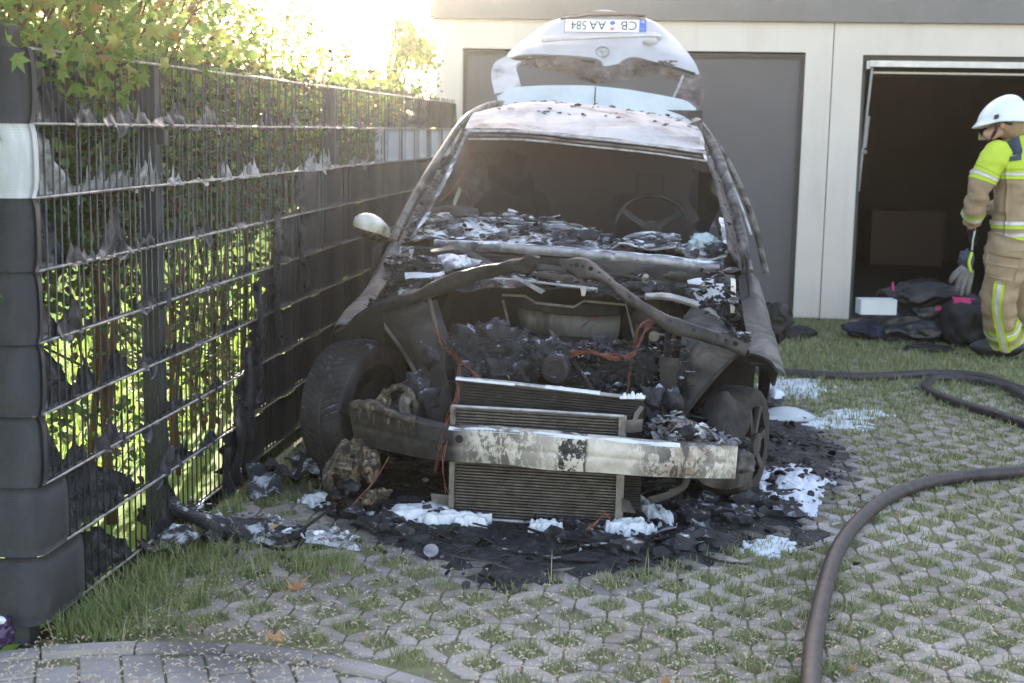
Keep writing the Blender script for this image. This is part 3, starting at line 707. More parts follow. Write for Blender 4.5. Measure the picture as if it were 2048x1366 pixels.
# heap of shrivelled plastic on the ground under the fence
for n_, (x, y, L, a0) in enumerate(((-1.60, 5.30, .34, 1.9), (-1.50, 5.42, .26, .4), (-1.63, 4.45, .30, 1.2), (-1.48, 5.62, .22, 2.6))):
    g = G(); rows = []
    for i in range(16):
        t = i/15; c = Vector((x+math.cos(a0)*L*(t-.5), y+math.sin(a0)*L*(t-.5), .02+.05*abs(noise.noise(Vector((t*4, n_, 0))))+.04*math.sin(t*5+n_)**2))
        rows.append([c+Vector((-math.sin(a0)*(q/5-.5)*.13, math.cos(a0)*(q/5-.5)*.13, .012*math.sin(q*1.1+t*4+n_)+.022*noise.noise(Vector((q*.7, t*5, n_))))) for q in range(6)])
    g.grid(rows, .004); o = g.build('melted_plastic', m_char_ashy, None, True)
    tag(o, ['crumpled melted strip at the foot of the fence, nearest the tyre', 'ashy curled plastic shred lying just off the fence foot', 'black folded plastic shred against the fence behind the bumper piece', 'small grey plastic curl furthest along the fence foot'][n_], 'melted plastic', 'melted shreds along the fence foot')

# ---------------------------------------------------------------- hedge and greenery behind the fence
def leaf_shape(r_, s, kind=0):
    """lobed leaf in its own plane with a fold along the midrib"""
    if kind == 0:
        ang = [(0, 1.0), (22, .55), (52, .92), (80, .42), (112, .62), (150, .28), (180, .34), (210, .28), (248, .62), (280, .42), (308, .92), (338, .55)]
    else:
        ang = [(0, 1.0), (45, .55), (110, .5), (180, .45), (250, .5), (315, .55)]
    v = [Vector((0, 0, 0))]
    for a, q in ang:
        a = R(a); q *= s*r_.uniform(.9, 1.1); x, y = q*math.cos(a), q*math.sin(a)
        v.append(Vector((x, y, -abs(y)*.35-(x*x)*2.0/s*.25)))
    n = len(ang); return v, [(0, 1+i, 1+(i+1) % n) for i in range(n)]
LEAF = {}
for kd in (0, 1):
    for q in range(3): LEAF[kd, q] = leaf_shape(random.Random(q+kd*9), 1, kd)
def put_leaf(g, c, s, r_, kind=0, upness=.5):
    v, f = LEAF[kind, r_.randrange(3)]
    n_ = Vector((r_.gauss(0, 1), r_.gauss(0, 1), r_.gauss(0, 1)+upness)).normalized(); q = n_.to_track_quat('Z', 'Y'); a = r_.uniform(0, 6.283); ca, sa = math.cos(a), math.sin(a)
    c = Vector(c); g.add([c+q @ (Vector((p.x*ca-p.y*sa, p.x*sa+p.y*ca, p.z))*s) for p in v], f)
shrub_y = [3.55, 4.15, 4.8, 5.5, 6.25, 7.0, 7.8, 8.7, 9.6, 10.5]
hl = ['field maple shrub at the near left corner, its leaves hanging over the fence top', 'field maple shrub behind the first fence post', 'maple shrub just past the first fence post with some browned leaves',
      'maple shrub behind the widest burnt gap in the strips', 'maple shrub with scorched top halfway along the fence', 'shrub behind the fence level with the windscreen of the car',
      'shrub behind the fence beside the second post, washed out by the sun', 'low thin shrub near the bright gap in the greenery', 'shrub in the brightest glare before the garage corner', 'bushy shrub right beside the garage corner']
leafmesh = {}
for kd in (0, 1):
    for q in range(3):
        v, f = LEAF[0, q]; me = bpy.data.meshes.new('leaf'); me.from_pydata([tuple(p) for p in v], [], f); me.materials.append(m_leaf if kd == 0 else m_leaf_dark); leafmesh[kd, q] = me
for n_, y0 in enumerate(shrub_y):
    r_ = random.Random(100+n_); sh = empty('hedge_shrub', (FX-.42, y0, 0)); tag(sh, hl[n_], 'hedge shrub', 'hedge shrubs behind the fence')
    topz = [2.35, 2.3, 2.25, 2.2, 2.1, 1.98, 1.88, 1.72, 1.72, 1.95][n_]
    dn = [1, 1, 1, 1, 1, 1, .8, .45, .55, 1][n_]
    # stems
    for q in range(4):
        g = G(); x, y = FX-.28-r_.random()*.3, y0+r_.uniform(-.32, .32); tilt = r_.gauss(0, .12); pts = []; rad = r_.uniform(.011, .024)
        for i in range(8): pts.append((x+.05*noise.noise(Vector((i*.5, n_, q))), y+tilt*i*.22+.06*noise.noise(Vector((i*.6, q, n_+5))), -.05+i*.24*topz/2))
        g.tube(pts, [rad*(1-.09*i) for i in range(8)], 7); g.build('trunk', m_bark, sh, True)
    g = G()
    for q in range(16):
        z = r_.uniform(.3, topz-.25); a = r_.uniform(0, 6.28); x, y = FX-.4, y0+r_.uniform(-.3, .3); L = r_.uniform(.2, .5)
        g.tube([(x, y, z), (x+math.cos(a)*L*.5, y+math.sin(a)*L*.7, z+L*.35), (x+math.cos(a)*L*.7, y+math.sin(a)*L, z+L*.9)], [.006, .004, .0015], 5)
    g.build('twig', m_bark, sh)['kind'] = 'stuff'
    near = y0 < 6.6; g = G(); gb = G(); gd_ = G()
    N = int((2300 if near else 1500)*dn)
    for q in range(N):
        z = 1.35+(topz-1.35)*(1-r_.random()**1.3)+.08*r_.gauss(0, 1); x = FX-.45+r_.gauss(0, .24); y = y0+r_.gauss(0, .30)
        if z < 1.62 and x > FX-.03: x = FX-.05-r_.random()*.3
        if z > topz+.1*r_.gauss(0, 1): continue
        if n_ > 5: x = min(x, FX-.14)
        s = r_.uniform(.016, .030) if near else r_.uniform(.018, .032)
        if n_ < 2 and q % 3 == 0: s *= 1.3
        put_leaf(g if r_.random() < .9 else gb, (x, y, z), s, r_, 0 if near else 1)
    # shaded lower growth, patchy
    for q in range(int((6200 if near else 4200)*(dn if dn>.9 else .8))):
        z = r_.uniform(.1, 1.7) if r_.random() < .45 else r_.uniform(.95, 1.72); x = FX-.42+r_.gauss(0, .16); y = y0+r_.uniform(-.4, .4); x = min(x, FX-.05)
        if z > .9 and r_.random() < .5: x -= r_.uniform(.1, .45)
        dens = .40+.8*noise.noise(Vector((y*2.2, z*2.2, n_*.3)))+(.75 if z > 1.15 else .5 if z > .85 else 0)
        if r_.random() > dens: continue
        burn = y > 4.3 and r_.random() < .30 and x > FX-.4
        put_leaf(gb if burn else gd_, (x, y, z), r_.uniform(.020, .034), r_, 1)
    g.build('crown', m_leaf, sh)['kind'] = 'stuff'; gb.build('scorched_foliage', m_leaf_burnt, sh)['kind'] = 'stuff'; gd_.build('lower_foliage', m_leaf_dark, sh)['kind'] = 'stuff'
    if n_ in (0, 1, 2):     # single leaves near the camera that can be told apart
        for q in range(170 if n_ == 0 else 130):
            z = r_.uniform(1.60, 2.0); x = FX+r_.uniform(-.12, .07); y = y0+.12+r_.gauss(0, .26)
            if n_ == 0 and r_.random() < .35: z = r_.uniform(1.52, 1.7); x = FX+r_.uniform(.02, .09); y = r_.uniform(3.66, 4.3)
            o = bpy.data.objects.new('leaf', leafmesh[0, r_.randrange(3)]); s = r_.uniform(.028, .045); o.scale = (s, s, s)
            o.location = Vector((x, y, z))-Vector(sh.location); o.rotation_euler = (r_.gauss(0, .8), r_.gauss(0, .8), r_.uniform(0, 6.28)); o.parent = sh; COL.objects.link(o)
        g = G()
        for q in range(7):
            y = y0+r_.uniform(-.3, .4); x = FX-.2
            g.tube([(x, y, 1.5), (x+.10, y+.12, 1.8), (x+.16+r_.uniform(-.05, .1), y+.3, 2.15)], [.005, .004, .002], 5)
        g.build('twig', m_bark, sh)['kind'] = 'stuff'
# pink flowers behind the fence
for n_, (px, py) in enumerate(((385, 305), (397, 352), (437, 342), (405, 372))):
    p = atx(px, py, FX-.75); r_ = random.Random(n_); fl = empty('pink_flower', p)
    tag(fl, ['pink blossom head highest of the four seen through the burnt gap', 'pink blossom head in the middle of the cluster behind the fence', 'pink blossom head furthest right in the cluster behind the fence', 'pink blossom head lowest in the cluster behind the fence'][n_], 'flower', 'pink flowers behind the fence')
    g = G()
    for q in range(26): put_leaf(g, p+Vector((r_.gauss(0, .02), r_.gauss(0, .02), r_.gauss(0, .03))), .016, r_, 1)
    g.build('petals', m_petal_pink, fl); g = G(); g.tube([p, p+Vector((-.05, .05, -p.z-.03))], .004, 5); g.build('stem', m_bark, fl)
# sunlit lawn behind
g = G(); g.add([(-30, 1.5, -.02), (-1.80, 1.5, -.02), (-1.80, 11.2, -.02), (-2.0, 11.25, -.02), (-2.0, 40, -.02), (-30, 40, -.02)], [(0, 1, 2, 3, 4, 5)])
lw = MT('lawn_soil', [(.3, (.16, .28, .03)), (.7, (.26, .40, .05))], 6, .95, bst=.8, bsc=80)
tag(g.build('lawn', lw), 'bright sunlit lawn behind the hedge', kind='structure')
gr = G(); r_ = random.Random(8)
for _ in range(26000):
    x = -2.3-abs(r_.gauss(0, 3.6)); y = r_.uniform(3, 17)
    if x < -12: continue
    blades(gr, x, y, 1, .09, .02, r_, .006, z=-.02, lean=.6)
tag(gr.build('lawn_grass', m_lawn), 'backlit yellow green grass blades of the lawn', 'grass', kind='stuff')
# bushes and trees beyond
def tree(name, x, y, h, wd, n, label, cat, seed, m=m_leaf_tree, trunk=True, low=.3, s=(.05, .1)):
    r_ = random.Random(seed); t = empty(name, (x, y, 0)); tag(t, label, cat)
    g = G(); hub = Vector((x, y, h*.45)); 
    g.tube([(x, y, -.1), (x+.05*h*.2, y, h*.3), (x, y, h*.75)], [.03*h, .022*h, .008*h], 8)
    cl = []
    for q in range(int(10+h*2)):
        a = r_.uniform(0, 6.283); zz = h*(low+(.97-low)*r_.random()); rr = wd*math.sqrt(r_.random())*math.sqrt(max(.08, 1-((zz/h-.6)/.5)**2)); c = Vector((x+math.cos(a)*rr, y+math.sin(a)*rr, zz)); cl.append((c, wd*r_.uniform(.22, .42)))
        g.tube([(x, y, max(h*.15, zz-.35*wd-.2)), (Vector((x, y, zz-.1*wd)).lerp(c, .5)), c], [.012*h, .007*h, .003*h], 5)
    g.build('trunk', m_bark_grey, t, True); g = G()
    for q in range(n):
        c, rr = cl[r_.randrange(len(cl))]; d = Vector((r_.gauss(0, 1), r_.gauss(0, 1), r_.gauss(0, .8))); d = d.normalized()*rr*(r_.random()**.4)
        put_leaf(g, c+d, r_.uniform(*s), r_, 1)
    g.build('crown', m, t)['kind'] = 'stuff'
tree('bush', -2.62, 12.6, 2.55, .62, 3600, 'yellow green bush standing beside the garage corner in the glare', 'bush', 1, m_leaf, low=.05, s=(.025, .05))
tree('bush', -8.0, 15.0, 2.0, 1.7, 4200, 'broad sunlit bush on the lawn behind the left part of the hedge', 'bush', 2, m_leaf, low=.02, s=(.04, .08))
tree('bush', -6.0, 19.5, 1.5, 2.0, 4200, 'low bush far across the lawn behind the middle of the hedge', 'bush', 3, m_leaf, low=.02, s=(.04, .08))
tree('garden_tree', -10.5, 21, 5.2, 2.4, 7000, 'tall leafy garden tree far behind the hedge at the upper left', 'tree', 4, low=.25, s=(.06, .11))
tree('garden_tree', -14.5, 17, 4.6, 2.2, 5000, 'rounded garden tree seen through leaves at the left edge', 'tree', 5, low=.25, s=(.06, .11))
for n_, (x, y, h) in enumerate(((-5.5, 34, 1.7), (-10, 36, 1.9), (-15, 34, 2.4), (-1, 36, 1.7))):
    tree('bush', x, y, h, 2.6, 2600, ['distant low bush right of the far row, under the bright gap', 'distant bush in the far row beyond the lawn, second from the garage', 'tallest distant bush at the left end of the far row', 'distant bush half hidden by the garage side'][n_], 'bush', 20+n_, low=.02, s=(.09, .16))
# ================================================================ burnt-out car
CXC = -.505
car = empty('burnt_car', (CXC, 5.6, 0)); tag(car, 'burnt out silver compact car with its tailgate raised and its front burnt to bare metal', 'car')
def cp(g, name, m, smooth=True, auto=35, par=None, label=None): return g.build(name, m, par or car, smooth, label, auto)
def stuffp(g, name, m, par=None, smooth=False):
    o = g.build(name, m, par or car, smooth); o['kind'] = 'stuff'; return o
def plate(g, c, s, r_, th=.002, tilt=.5, irr=.35, flat=None):
    n = r_.randrange(5, 8); nrm = Vector((r_.gauss(0, tilt), r_.gauss(0, tilt), 1)).normalized() if flat is None else flat; q = nrm.to_track_quat('Z', 'Y'); a0 = r_.uniform(0, 6.28)
    ax, ay = s*r_.uniform(.7, 1.3), s*r_.uniform(.35, .9); pts = []
    for k in range(n):
        a = a0+k*6.283/n; d = 1+r_.uniform(-irr, irr); pts.append(Vector((math.cos(a)*ax*d, math.sin(a)*ay*d, r_.uniform(-.12, .12)*s)))
    v = [Vector(c)+q @ p for p in pts]; w_ = q @ Vector((0, 0, th)); m_ = len(v)
    v = [p+w_ for p in v]+v+[Vector(c)+w_*1.2+q @ Vector((0, 0, r_.uniform(-.1, .15)*s))]
    g.add(v, [(k, (k+1) % m_, 2*m_) for k in range(m_)]+[(m_+k, m_+(k+1) % m_, (k+1) % m_, k) for k in range(m_)])
def scatter(g, P, n, s0, s1, r_, lift=.006, tilt=.35, th=.002):
    for _ in range(n):
        i = r_.uniform(0, len(P)-1.001); j = r_.uniform(0, len(P[0])-1.001); a, b = int(i), int(j); u, v = i-a, j-b
        p = Vector(P[a][b]).lerp(Vector(P[a+1][b]), u).lerp(Vector(P[a][b+1]).lerp(Vector(P[a+1][b+1]), u), v)
        plate(g, p+Vector((0, 0, r_.uniform(0, lift))), r_.uniform(s0, s1), r_, th, tilt)
rc_ = random.Random(42)
# ---- roof
P = surf([pl((928, 256, 6.93), (1050, 258, 6.90), (1170, 270, 6.88), (1300, 284, 6.90), (1412, 300, 6.93)),
          pl((940, 238, 7.15), (1050, 234, 7.15), (1170, 240, 7.15), (1300, 252, 7.15), (1408, 280, 7.15)),
          pl((962, 219, 7.5), (1050, 208, 7.5), (1165, 214, 7.5), (1290, 230, 7.5), (1396, 254, 7.5)),
          pl((985, 216, 8.0), (1070, 205, 8.0), (1170, 209, 8.0), (1290, 226, 8.0), (1388, 246, 8.0)),
          pl((1000, 222, 8.5), (1080, 213, 8.5), (1185, 214, 8.5), (1300, 230, 8.5), (1385, 252, 8.5))], 34, 40, .012, 5, 1)
g = G(); g.grid(P, .004); roof = cp(g, 'roof', m_roof)
g = G(); scatter(g, P[10:26], 60, .006, .022, rc_, .006, .3); stuffp(g, 'paint_flakes', m_trim_burnt, roof)
g = G()                                            # blistered ridge across the roof
for i in range(46):
    t = i/45; p = at(1010+370*t, 205+32*t+3*math.sin(t*9), 7.8); plate(g, p+Vector((0, rc_.uniform(-.1, .1), rc_.uniform(-.002, .006))), rc_.uniform(.004, .013), rc_, .002, .4)
stuffp(g, 'blistered_paint', m_trim_burnt, roof)
# header
for dy, m, r0 in ((4, m_rodlight, .008), (13, m_trim_burnt, .007), (20, m_rodlight, .006)):
    g = G(); g.tube(crom(pl((936, 258+dy, 6.92), (1050, 260+dy, 6.89), (1170, 272+dy, 6.87), (1300, 286+dy, 6.89), (1412, 302+dy, 6.92)), 20), r0, 7); cp(g, 'windscreen_header', m)
# ---- pillars: outer rail, gutter, inner frame
def ribbon(a, b, n, th, jit=0, seed=0, m_=6): return surf([a, b], m_, n, jit, 9, seed)
def rail(path, r_w, r_h, m, name, n=26, jit=.004, seed=0):
    pts = crom(path, n); pts = [p+Vector((noise.noise(p*8+Vector((seed, 0, 0))), noise.noise(p*8+Vector((0, seed, 5))), noise.noise(p*8)))*jit for p in pts]
    g = G(); g.tube(pts, r_w, 10, True, r_h/r_w); return cp(g, name, m)
for s, outer, inner in (('l', [(1000, 208, 8.4), (968, 214, 7.7), (930, 238, 7.2), (893, 290, 6.95), (848, 360, 6.7), (808, 432, 6.45), (784, 484, 6.3)], [(932, 262, 6.93), (908, 316, 6.8), (880, 375, 6.6), (850, 430, 6.45), (822, 476, 6.33)]),
                        ('r', [(1385, 244, 8.4), (1394, 246, 7.7), (1420, 282, 7.2), (1446, 340, 6.95), (1466, 410, 6.7), (1484, 480, 6.45), (1496, 545, 6.3)], [(1410, 304, 6.93), (1426, 360, 6.8), (1440, 410, 6.6), (1449, 455, 6.45), (1456, 500, 6.33)])):
    sg = -1 if s == 'l' else 1
    a = pl(*outer); rail(a, .028, .017, m_pillar, 'roof_rail', jit=.003)
    o2 = pl(*[(x-sg*12, y+6, Y-.02) for x, y, Y in outer[2:]]); i2 = pl(*inner)
    P = surf([crom(o2, 8), crom([(p+q)/2+Vector((0, .03, 0)) for p, q in zip(crom(o2, 8), crom(i2, 8))], 8), crom(i2, 8)], 8, 30, .012, 9, 3)
    g = G(); g.grid(P, .012); pil = cp(g, 'windscreen_pillar', m_trim_burnt)
    g = G(); scatter(g, P[1:7], 150, .006, .020, rc_, .004, .9); stuffp(g, 'charred_sealant', m_char_ashy, pil)
    g = G()                                       # remains of the glass edge, white and crumbly
    q_ = crom(i2, 60)
    for i in range(59):
        if noise.noise(q_[i]*6+Vector((sg, 0, 0))) > -.12:
            a_, b_ = q_[i], q_[i+1]; w_ = .010+.008*noise.noise(q_[i]*22); d = Vector((-sg, 0, .25)).normalized()*w_
            g.obox((a_+b_)/2+d*.8, (b_-a_)*.55, d, Vector((0, .004, 0)))
    stuffp(g, 'glass_edge', m_flake, pil)
rail(pl((1400, 250, 7.3), (1448, 312, 7.15), (1490, 395, 7.1), (1515, 470, 7.08), (1532, 546, 7.05)), .016, .010, m_pillar, 'window_frame', jit=.002)
rail(pl((1440, 320, 7.05), (1478, 400, 6.95), (1502, 470, 6.88)), .008, .006, m_rodlight, 'window_rail', jit=.002)
# ---- fenders
def fender(sg, inner, crest, endz):
    a, b = pl(*inner), pl(*crest); rows = []
    for k, (p, q) in enumerate(zip(crom(a, 12), crom(b, 12))):
        Y = q.y; zb = .30 if Y > 5.98 else .33+math.sqrt(max(0, .37**2-(Y-5.60)**2)) if abs(Y-5.6) < .37 else .45
        zb = min(zb, q.z-.03); out = Vector((q.x+sg*.045, Y, q.z-.10)); low = Vector((q.x+sg*.05, Y, zb)) if q.z-.10 > zb else out.lerp(Vector((q.x+sg*.03, Y, zb)), 1)
        if q.z-.10 < zb: out = Vector((q.x+sg*.02, Y, (q.z+zb)/2))
        rows.append([p, p.lerp(q, .5)+Vector((0, 0, .006)), q, out, low])
    P = surf(rows, 34, 18, .004, 7, sg+2); g = G(); g.grid(P, .003*sg); return cp(g, 'fender', m_fender)
fender(-1, [(812, 500, 6.3), (792, 530, 6.1), (772, 568, 5.8), (748, 604, 5.55), (716, 655, 5.33)], [(788, 484, 6.3), (764, 528, 6.1), (734, 576, 5.8), (704, 612, 5.55), (673, 652, 5.33)], .6)
fender(1, [(1478, 552, 6.3), (1480, 590, 6.1), (1488, 640, 5.8), (1495, 685, 5.55), (1502, 728, 5.33)], [(1504, 548, 6.3), (1516, 590, 6.1), (1530, 642, 5.8), (1544, 692, 5.55), (1556, 738, 5.33)], .55)
# wheel arch liners / dark rolled lips
for sg, xc in ((-1, -1.20), (1, .215)):
    g = G(); rows = []
    for i in range(15):
        a = R(-12+i*112/14); rows.append([Vector((xc+sg*u, 5.62+.36*math.cos(a), .34+(.33 if sg < 0 else .27)*math.sin(a)+.01*noise.noise(Vector((i, u*9, sg))))) for u in (-.20, -.08, .05, .145)])
    g.grid(surf(rows, 36, 10, .01, 8, 2), .006); cp(g, 'wheel_arch', m_char_dark)
g = G(); P = surf([pl((668, 662, 5.30), (700, 640, 5.27), (738, 612, 5.27), (760, 605, 5.3)), pl((672, 676, 5.33), (700, 668, 5.36), (740, 672, 5.4), (772, 690, 5.45))], 8, 20, .012, 9, 4); g.grid(P, .012); cp(g, 'fender_lip', m_char_dark)
g = G(); P = surf([pl((1500, 706, 5.3), (1520, 712, 5.28), (1545, 722, 5.28), (1560, 742, 5.3)), pl((1492, 722, 5.36), (1512, 728, 5.4), (1536, 738, 5.4), (1548, 770, 5.36))], 8, 20, .010, 9, 7); g.grid(P, .010); cp(g, 'fender_lip', m_char_dark)
# ---- bent upper cross member, two perforated arms
def arm(top, bot, m):
    T, B = crom(pl(*top), 40), crom(pl(*bot), 40); n = 40; rows = []
    q_ = [.16+.10*noise.noise(a*9) for a in T]; T, B = [a.lerp(b, k) for a, b, k in zip(T, B, q_)], [b.lerp(a, k) for a, b, k in zip(T, B, q_)]
    for i in range(n):
        t_, b_ = T[i], B[i]; mid = t_.lerp(b_, .5)
        rows.append([t_+Vector((0, .075, -.004)), t_+Vector((0, .008, .002)), t_.lerp(b_, .12)+Vector((0, -.008, 0)), mid+Vector((0, -.014, 0)), t_.lerp(b_, .9)+Vector((0, -.006, 0)), b_+Vector((0, .012, 0)), b_+Vector((0, .06, .008))])
    P = surf(rows, 80, 18, .012, 13, 5); g = G(); g.grid(P, -.004); o = cp(g, 'cross_member', m)
    return o, T, B
armL, T, B = arm([(736, 607, 5.42), (800, 590, 5.40), (860, 563, 5.37), (920, 540, 5.34), (980, 523, 5.31), (1030, 518, 5.29), (1056, 506, 5.28), (1074, 514, 5.28)],
    [(748, 634, 5.42), (815, 614, 5.40), (880, 592, 5.37), (940, 574, 5.34), (1000, 556, 5.31), (1035, 550, 5.29), (1060, 556, 5.28), (1078, 540, 5.28)], m_scorched_dark)
armR, T2, B2 = arm([(1132, 520, 5.28), (1160, 508, 5.28), (1192, 530, 5.29), (1240, 572, 5.31), (1290, 604, 5.34), (1340, 632, 5.36), (1400, 652, 5.38), (1455, 668, 5.40), (1502, 684, 5.42)],
    [(1136, 546, 5.28), (1158, 566, 5.28), (1204, 566, 5.29), (1250, 606, 5.31), (1298, 640, 5.34), (1350, 670, 5.36), (1402, 688, 5.38), (1450, 702, 5.40), (1490, 718, 5.42)], m_scorched)
for o_, T_, B_ in ((armL, T, B), (armR, T2, B2)):
    g = G()
    for i in range(2, 38, 2):
        c = T_[i].lerp(B_[i], .30)+Vector((0, -.012, 0)); g.disc(c, (0, 1, .15), .0062 if i % 4 else .009, .008, 10)
    stuffp(g, 'hole', m_soot_gap, o_)
g = G(); g.tube(pl((1070, 532, 5.31), (1105, 536, 5.30), (1145, 545, 5.30)), .014, 8, True, .6); g.tube(pl((1075, 548, 5.34), (1145, 560, 5.33)), .012, 8); cp(g, 'cross_link', m_scorched)
g = G()
for x, y, d, n in ((742, 612, 1, 15), (1440, 672, 1, 12)):
    for k in range(60): plate(g, at(x+rc_.uniform(-5, 60 if x > 1000 else 100), y+rc_.uniform(-12, 6)-(x < 1000)*rc_.uniform(0, 12)+(x > 1000)*4, 5.42), rc_.uniform(.008, .022), rc_, .003, .8)
stuffp(g, 'charred_scraps', m_char_ashy)
# ---- inner aprons and strut towers
def sheet(name, rows, m, nu=14, nv=16, th=.004, jit=.008, seed=0, fr=5, par=None, label=None):
    P = surf(rows, nu, nv, jit, fr, seed); g = G(); g.grid(P, th); return cp(g, name, m, par=par, label=label), P
sheet('inner_apron', [pl((752, 630, 5.45), (830, 612, 5.5), (872, 600, 5.55)), pl((775, 665, 5.45), (830, 660, 5.42), (890, 660, 5.5)), pl((815, 715, 5.42), (850, 715, 5.38), (915, 720, 5.45)), pl((838, 762, 5.38), (870, 790, 5.35), (905, 800, 5.42))], m_inner_grey, seed=3)
g = G(); g.tube(crom(pl((756, 636, 5.44), (778, 664, 5.43), (808, 706, 5.40), (842, 764, 5.36)), 14), .008, 7); cp(g, 'apron_flange', m_scorched)
sheet('strut_tower', [pl((1368, 632, 5.75), (1400, 612, 5.75), (1470, 660, 5.65)), pl((1362, 680, 5.60), (1400, 690, 5.52), (1482, 694, 5.50)), pl((1358, 740, 5.56), (1395, 750, 5.48), (1440, 745, 5.47)), pl((1360, 800, 5.52), (1372, 812, 5.46), (1392, 800, 5.45)), pl((1362, 836, 5.5), (1364, 838, 5.46), (1368, 832, 5.45))], m_fender, 22, 16, seed=6)
g = G(); g.tube(crom(pl((1484, 700, 5.47), (1432, 752, 5.44), (1362, 838, 5.43)), 14), .007, 7); g.disc(at(1385, 758, 5.47), (0, 1, 0), .022, .02, 16); cp(g, 'apron_flange', m_scorched)
sheet('inner_panel', [pl((1318, 714, 5.3), (1358, 716, 5.3)), pl((1320, 780, 5.3), (1352, 785, 5.3)), pl((1302, 880, 5.3), (1335, 880, 5.3))], m_scorched_dark, seed=9)
# left/right chassis legs and lower aprons
for x0, xs in ((-1.02, -1), (.02, 1)):
    g = G(); g.box(x0-.045, x0+.045, 5.15, 6.3, .28, .39); cp(g, 'chassis_leg', m_char)
    sheet('lower_apron', [[(x0-xs*.05, 5.2, .40), (x0-xs*.05, 5.6, .62), (x0-xs*.05, 6.2, .8)], [(x0+xs*.03, 5.2, .30), (x0+xs*.06, 5.6, .35), (x0+xs*.02, 6.2, .3)]], m_char_dark, seed=x0)
# ---- fire wall, cowl
sheet('fire_wall', [pl((850, 580, 6.12), (1000, 560, 6.12), (1200, 575, 6.12), (1420, 610, 6.12)), pl((850, 660, 6.10), (1000, 660, 6.15), (1200, 670, 6.12), (1400, 690, 6.1)), pl((850, 800, 6.08), (1000, 800, 6.1), (1200, 820, 6.1), (1400, 830, 6.08)), pl((850, 900, 6.1), (1000, 900, 6.1), (1200, 920, 6.1), (1400, 930, 6.1))], m_interior, 24, 30, .006, .02, 5)
sheet('heat_shield', [pl((1036, 612, 6.0), (1140, 622, 5.98), (1238, 628, 6.0)), pl((1040, 640, 5.98), (1140, 648, 5.95), (1235, 660, 5.98)), pl((1048, 664, 6.0), (1150, 680, 5.97), (1230, 690, 6.0))], m_fender, 12, 20, .004, .015, 7)
sheet('shield_bracket', [pl((1040, 598, 5.96), (1130, 610, 5.95), (1240, 612, 5.96)), pl((1042, 618, 5.95), (1130, 630, 5.93), (1240, 634, 5.95))], m_scorched_dark, 6, 16, .01, .01, 8)
g = G(); g.tube(pl((1004, 590, 5.9), (1050, 592, 5.9), (1072, 606, 5.9), (1148, 614, 5.9), (1168, 602, 5.9), (1252, 610, 5.9), (1262, 650, 5.85), (1272, 690, 5.8)), .0055, 7); g.tube(pl((1006, 600, 5.92), (1018, 652, 5.9)), .006, 6); cp(g, 'brake_pipe', m_alum)
# brake booster and its burnt harness
g = G(); c = at(1308, 652, 5.98); ax = Vector((.05, -1, .05)).normalized()
pts = [c-ax*.04, c-ax*.01, c+ax*.03, c+ax*.07, c+ax*.085]; g.tube(pts, [.10, .135, .14, .11, .05], 28); cp(g, 'brake_booster', m_scorched_dark)
g = G(); c2 = at(1312, 668, 5.8); g.obox(c2, (.085, 0, -.01), (0, .05, 0), (0, 0, .035)); bx_ = cp(g, 'control_unit', m_char)
for k in range(4):
    g = G(); g.tube([c2+Vector((-.075, -.055, .03-k*.018)), c2+Vector((.07, -.058, .022-k*.018))], .005, 6); cp(g, 'rib', m_scorched_dark, par=bx_)
g = G(); g.disc(at(1308, 672, 5.72), (0, 1, 0), .022, .03, 18); g.tube(pl((1308, 668, 5.71), (1330, 670, 5.71), (1338, 690, 5.71), (1336, 715, 5.72), (1300, 712, 5.72)), .006, 7); cp(g, 'pump_fitting', m_alum)
# ---- copper wiring
def wirebundle(path, n, spread, r0=.0019, name='copper_wire', seed=0, steps=26):
    base = crom(pl(*path), steps); rr = random.Random(seed)
    for k in range(n):
        ph = [rr.uniform(0, 9) for _ in range(3)]; g = G(); pts = []
        for i, p in enumerate(base):
            e = spread*(.5+.5*math.sin(i*.5+ph[0]))
            pts.append(p+Vector((noise.noise(p*9+Vector((ph[0], k*3, 0))), noise.noise(p*9+Vector((0, ph[1], k))), noise.noise(p*9+Vector((k, 0, ph[2])))))*e*2)
        g.tube(pts, r0*rr.uniform(.7, 1.2), 5); cp(g, name, m_copper)
g = G(); g.tube(crom(pl((858, 598, 5.5), (868, 640, 5.48), (875, 668, 5.47)), 8), .009, 7); cp(g, 'sleeve', m_trim_burnt)
wirebundle([(870, 655, 5.47), (885, 690, 5.42), (920, 720, 5.35), (958, 756, 5.22)], 8, .014, seed=1)
wirebundle([(905, 705, 5.4), (918, 740, 5.3), (916, 765, 5.15), (900, 830, 5.0), (880, 880, 4.92), (868, 940, 4.93)], 3, .016, .0014, seed=2)
wirebundle([(925, 715, 5.4), (918, 770, 5.1), (905, 850, 4.96), (885, 935, 4.9), (895, 985, 4.95)], 2, .012, .0014, seed=3)
wirebundle([(1140, 706, 5.38), (1175, 704, 5.36), (1225, 716, 5.38), (1265, 712, 5.45), (1285, 670, 5.65), (1310, 636, 5.75)], 11, .014, .0028, seed=4)
wirebundle([(1268, 706, 5.6), (1275, 660, 5.62), (1300, 640, 5.66), (1345, 655, 5.68), (1340, 710, 5.68)], 6, .018, .002, seed=5)
wirebundle([(1163, 658, 5.9), (1180, 640, 5.88), (1202, 634, 5.86)], 3, .008, .002, seed=6)
wirebundle([(1262, 712, 5.5), (1258, 760, 5.45), (1255, 790, 5.3)], 4, .006, .003, seed=7)
wirebundle([(705, 1010, 4.85), (745, 965, 4.88), (780, 915, 4.98)], 2, .006, .0018, seed=8)
wirebundle([(1178, 1060, 4.78), (1196, 1040, 4.8), (1210, 1028, 4.85), (1222, 1040, 4.83)], 3, .006, .003, seed=9)
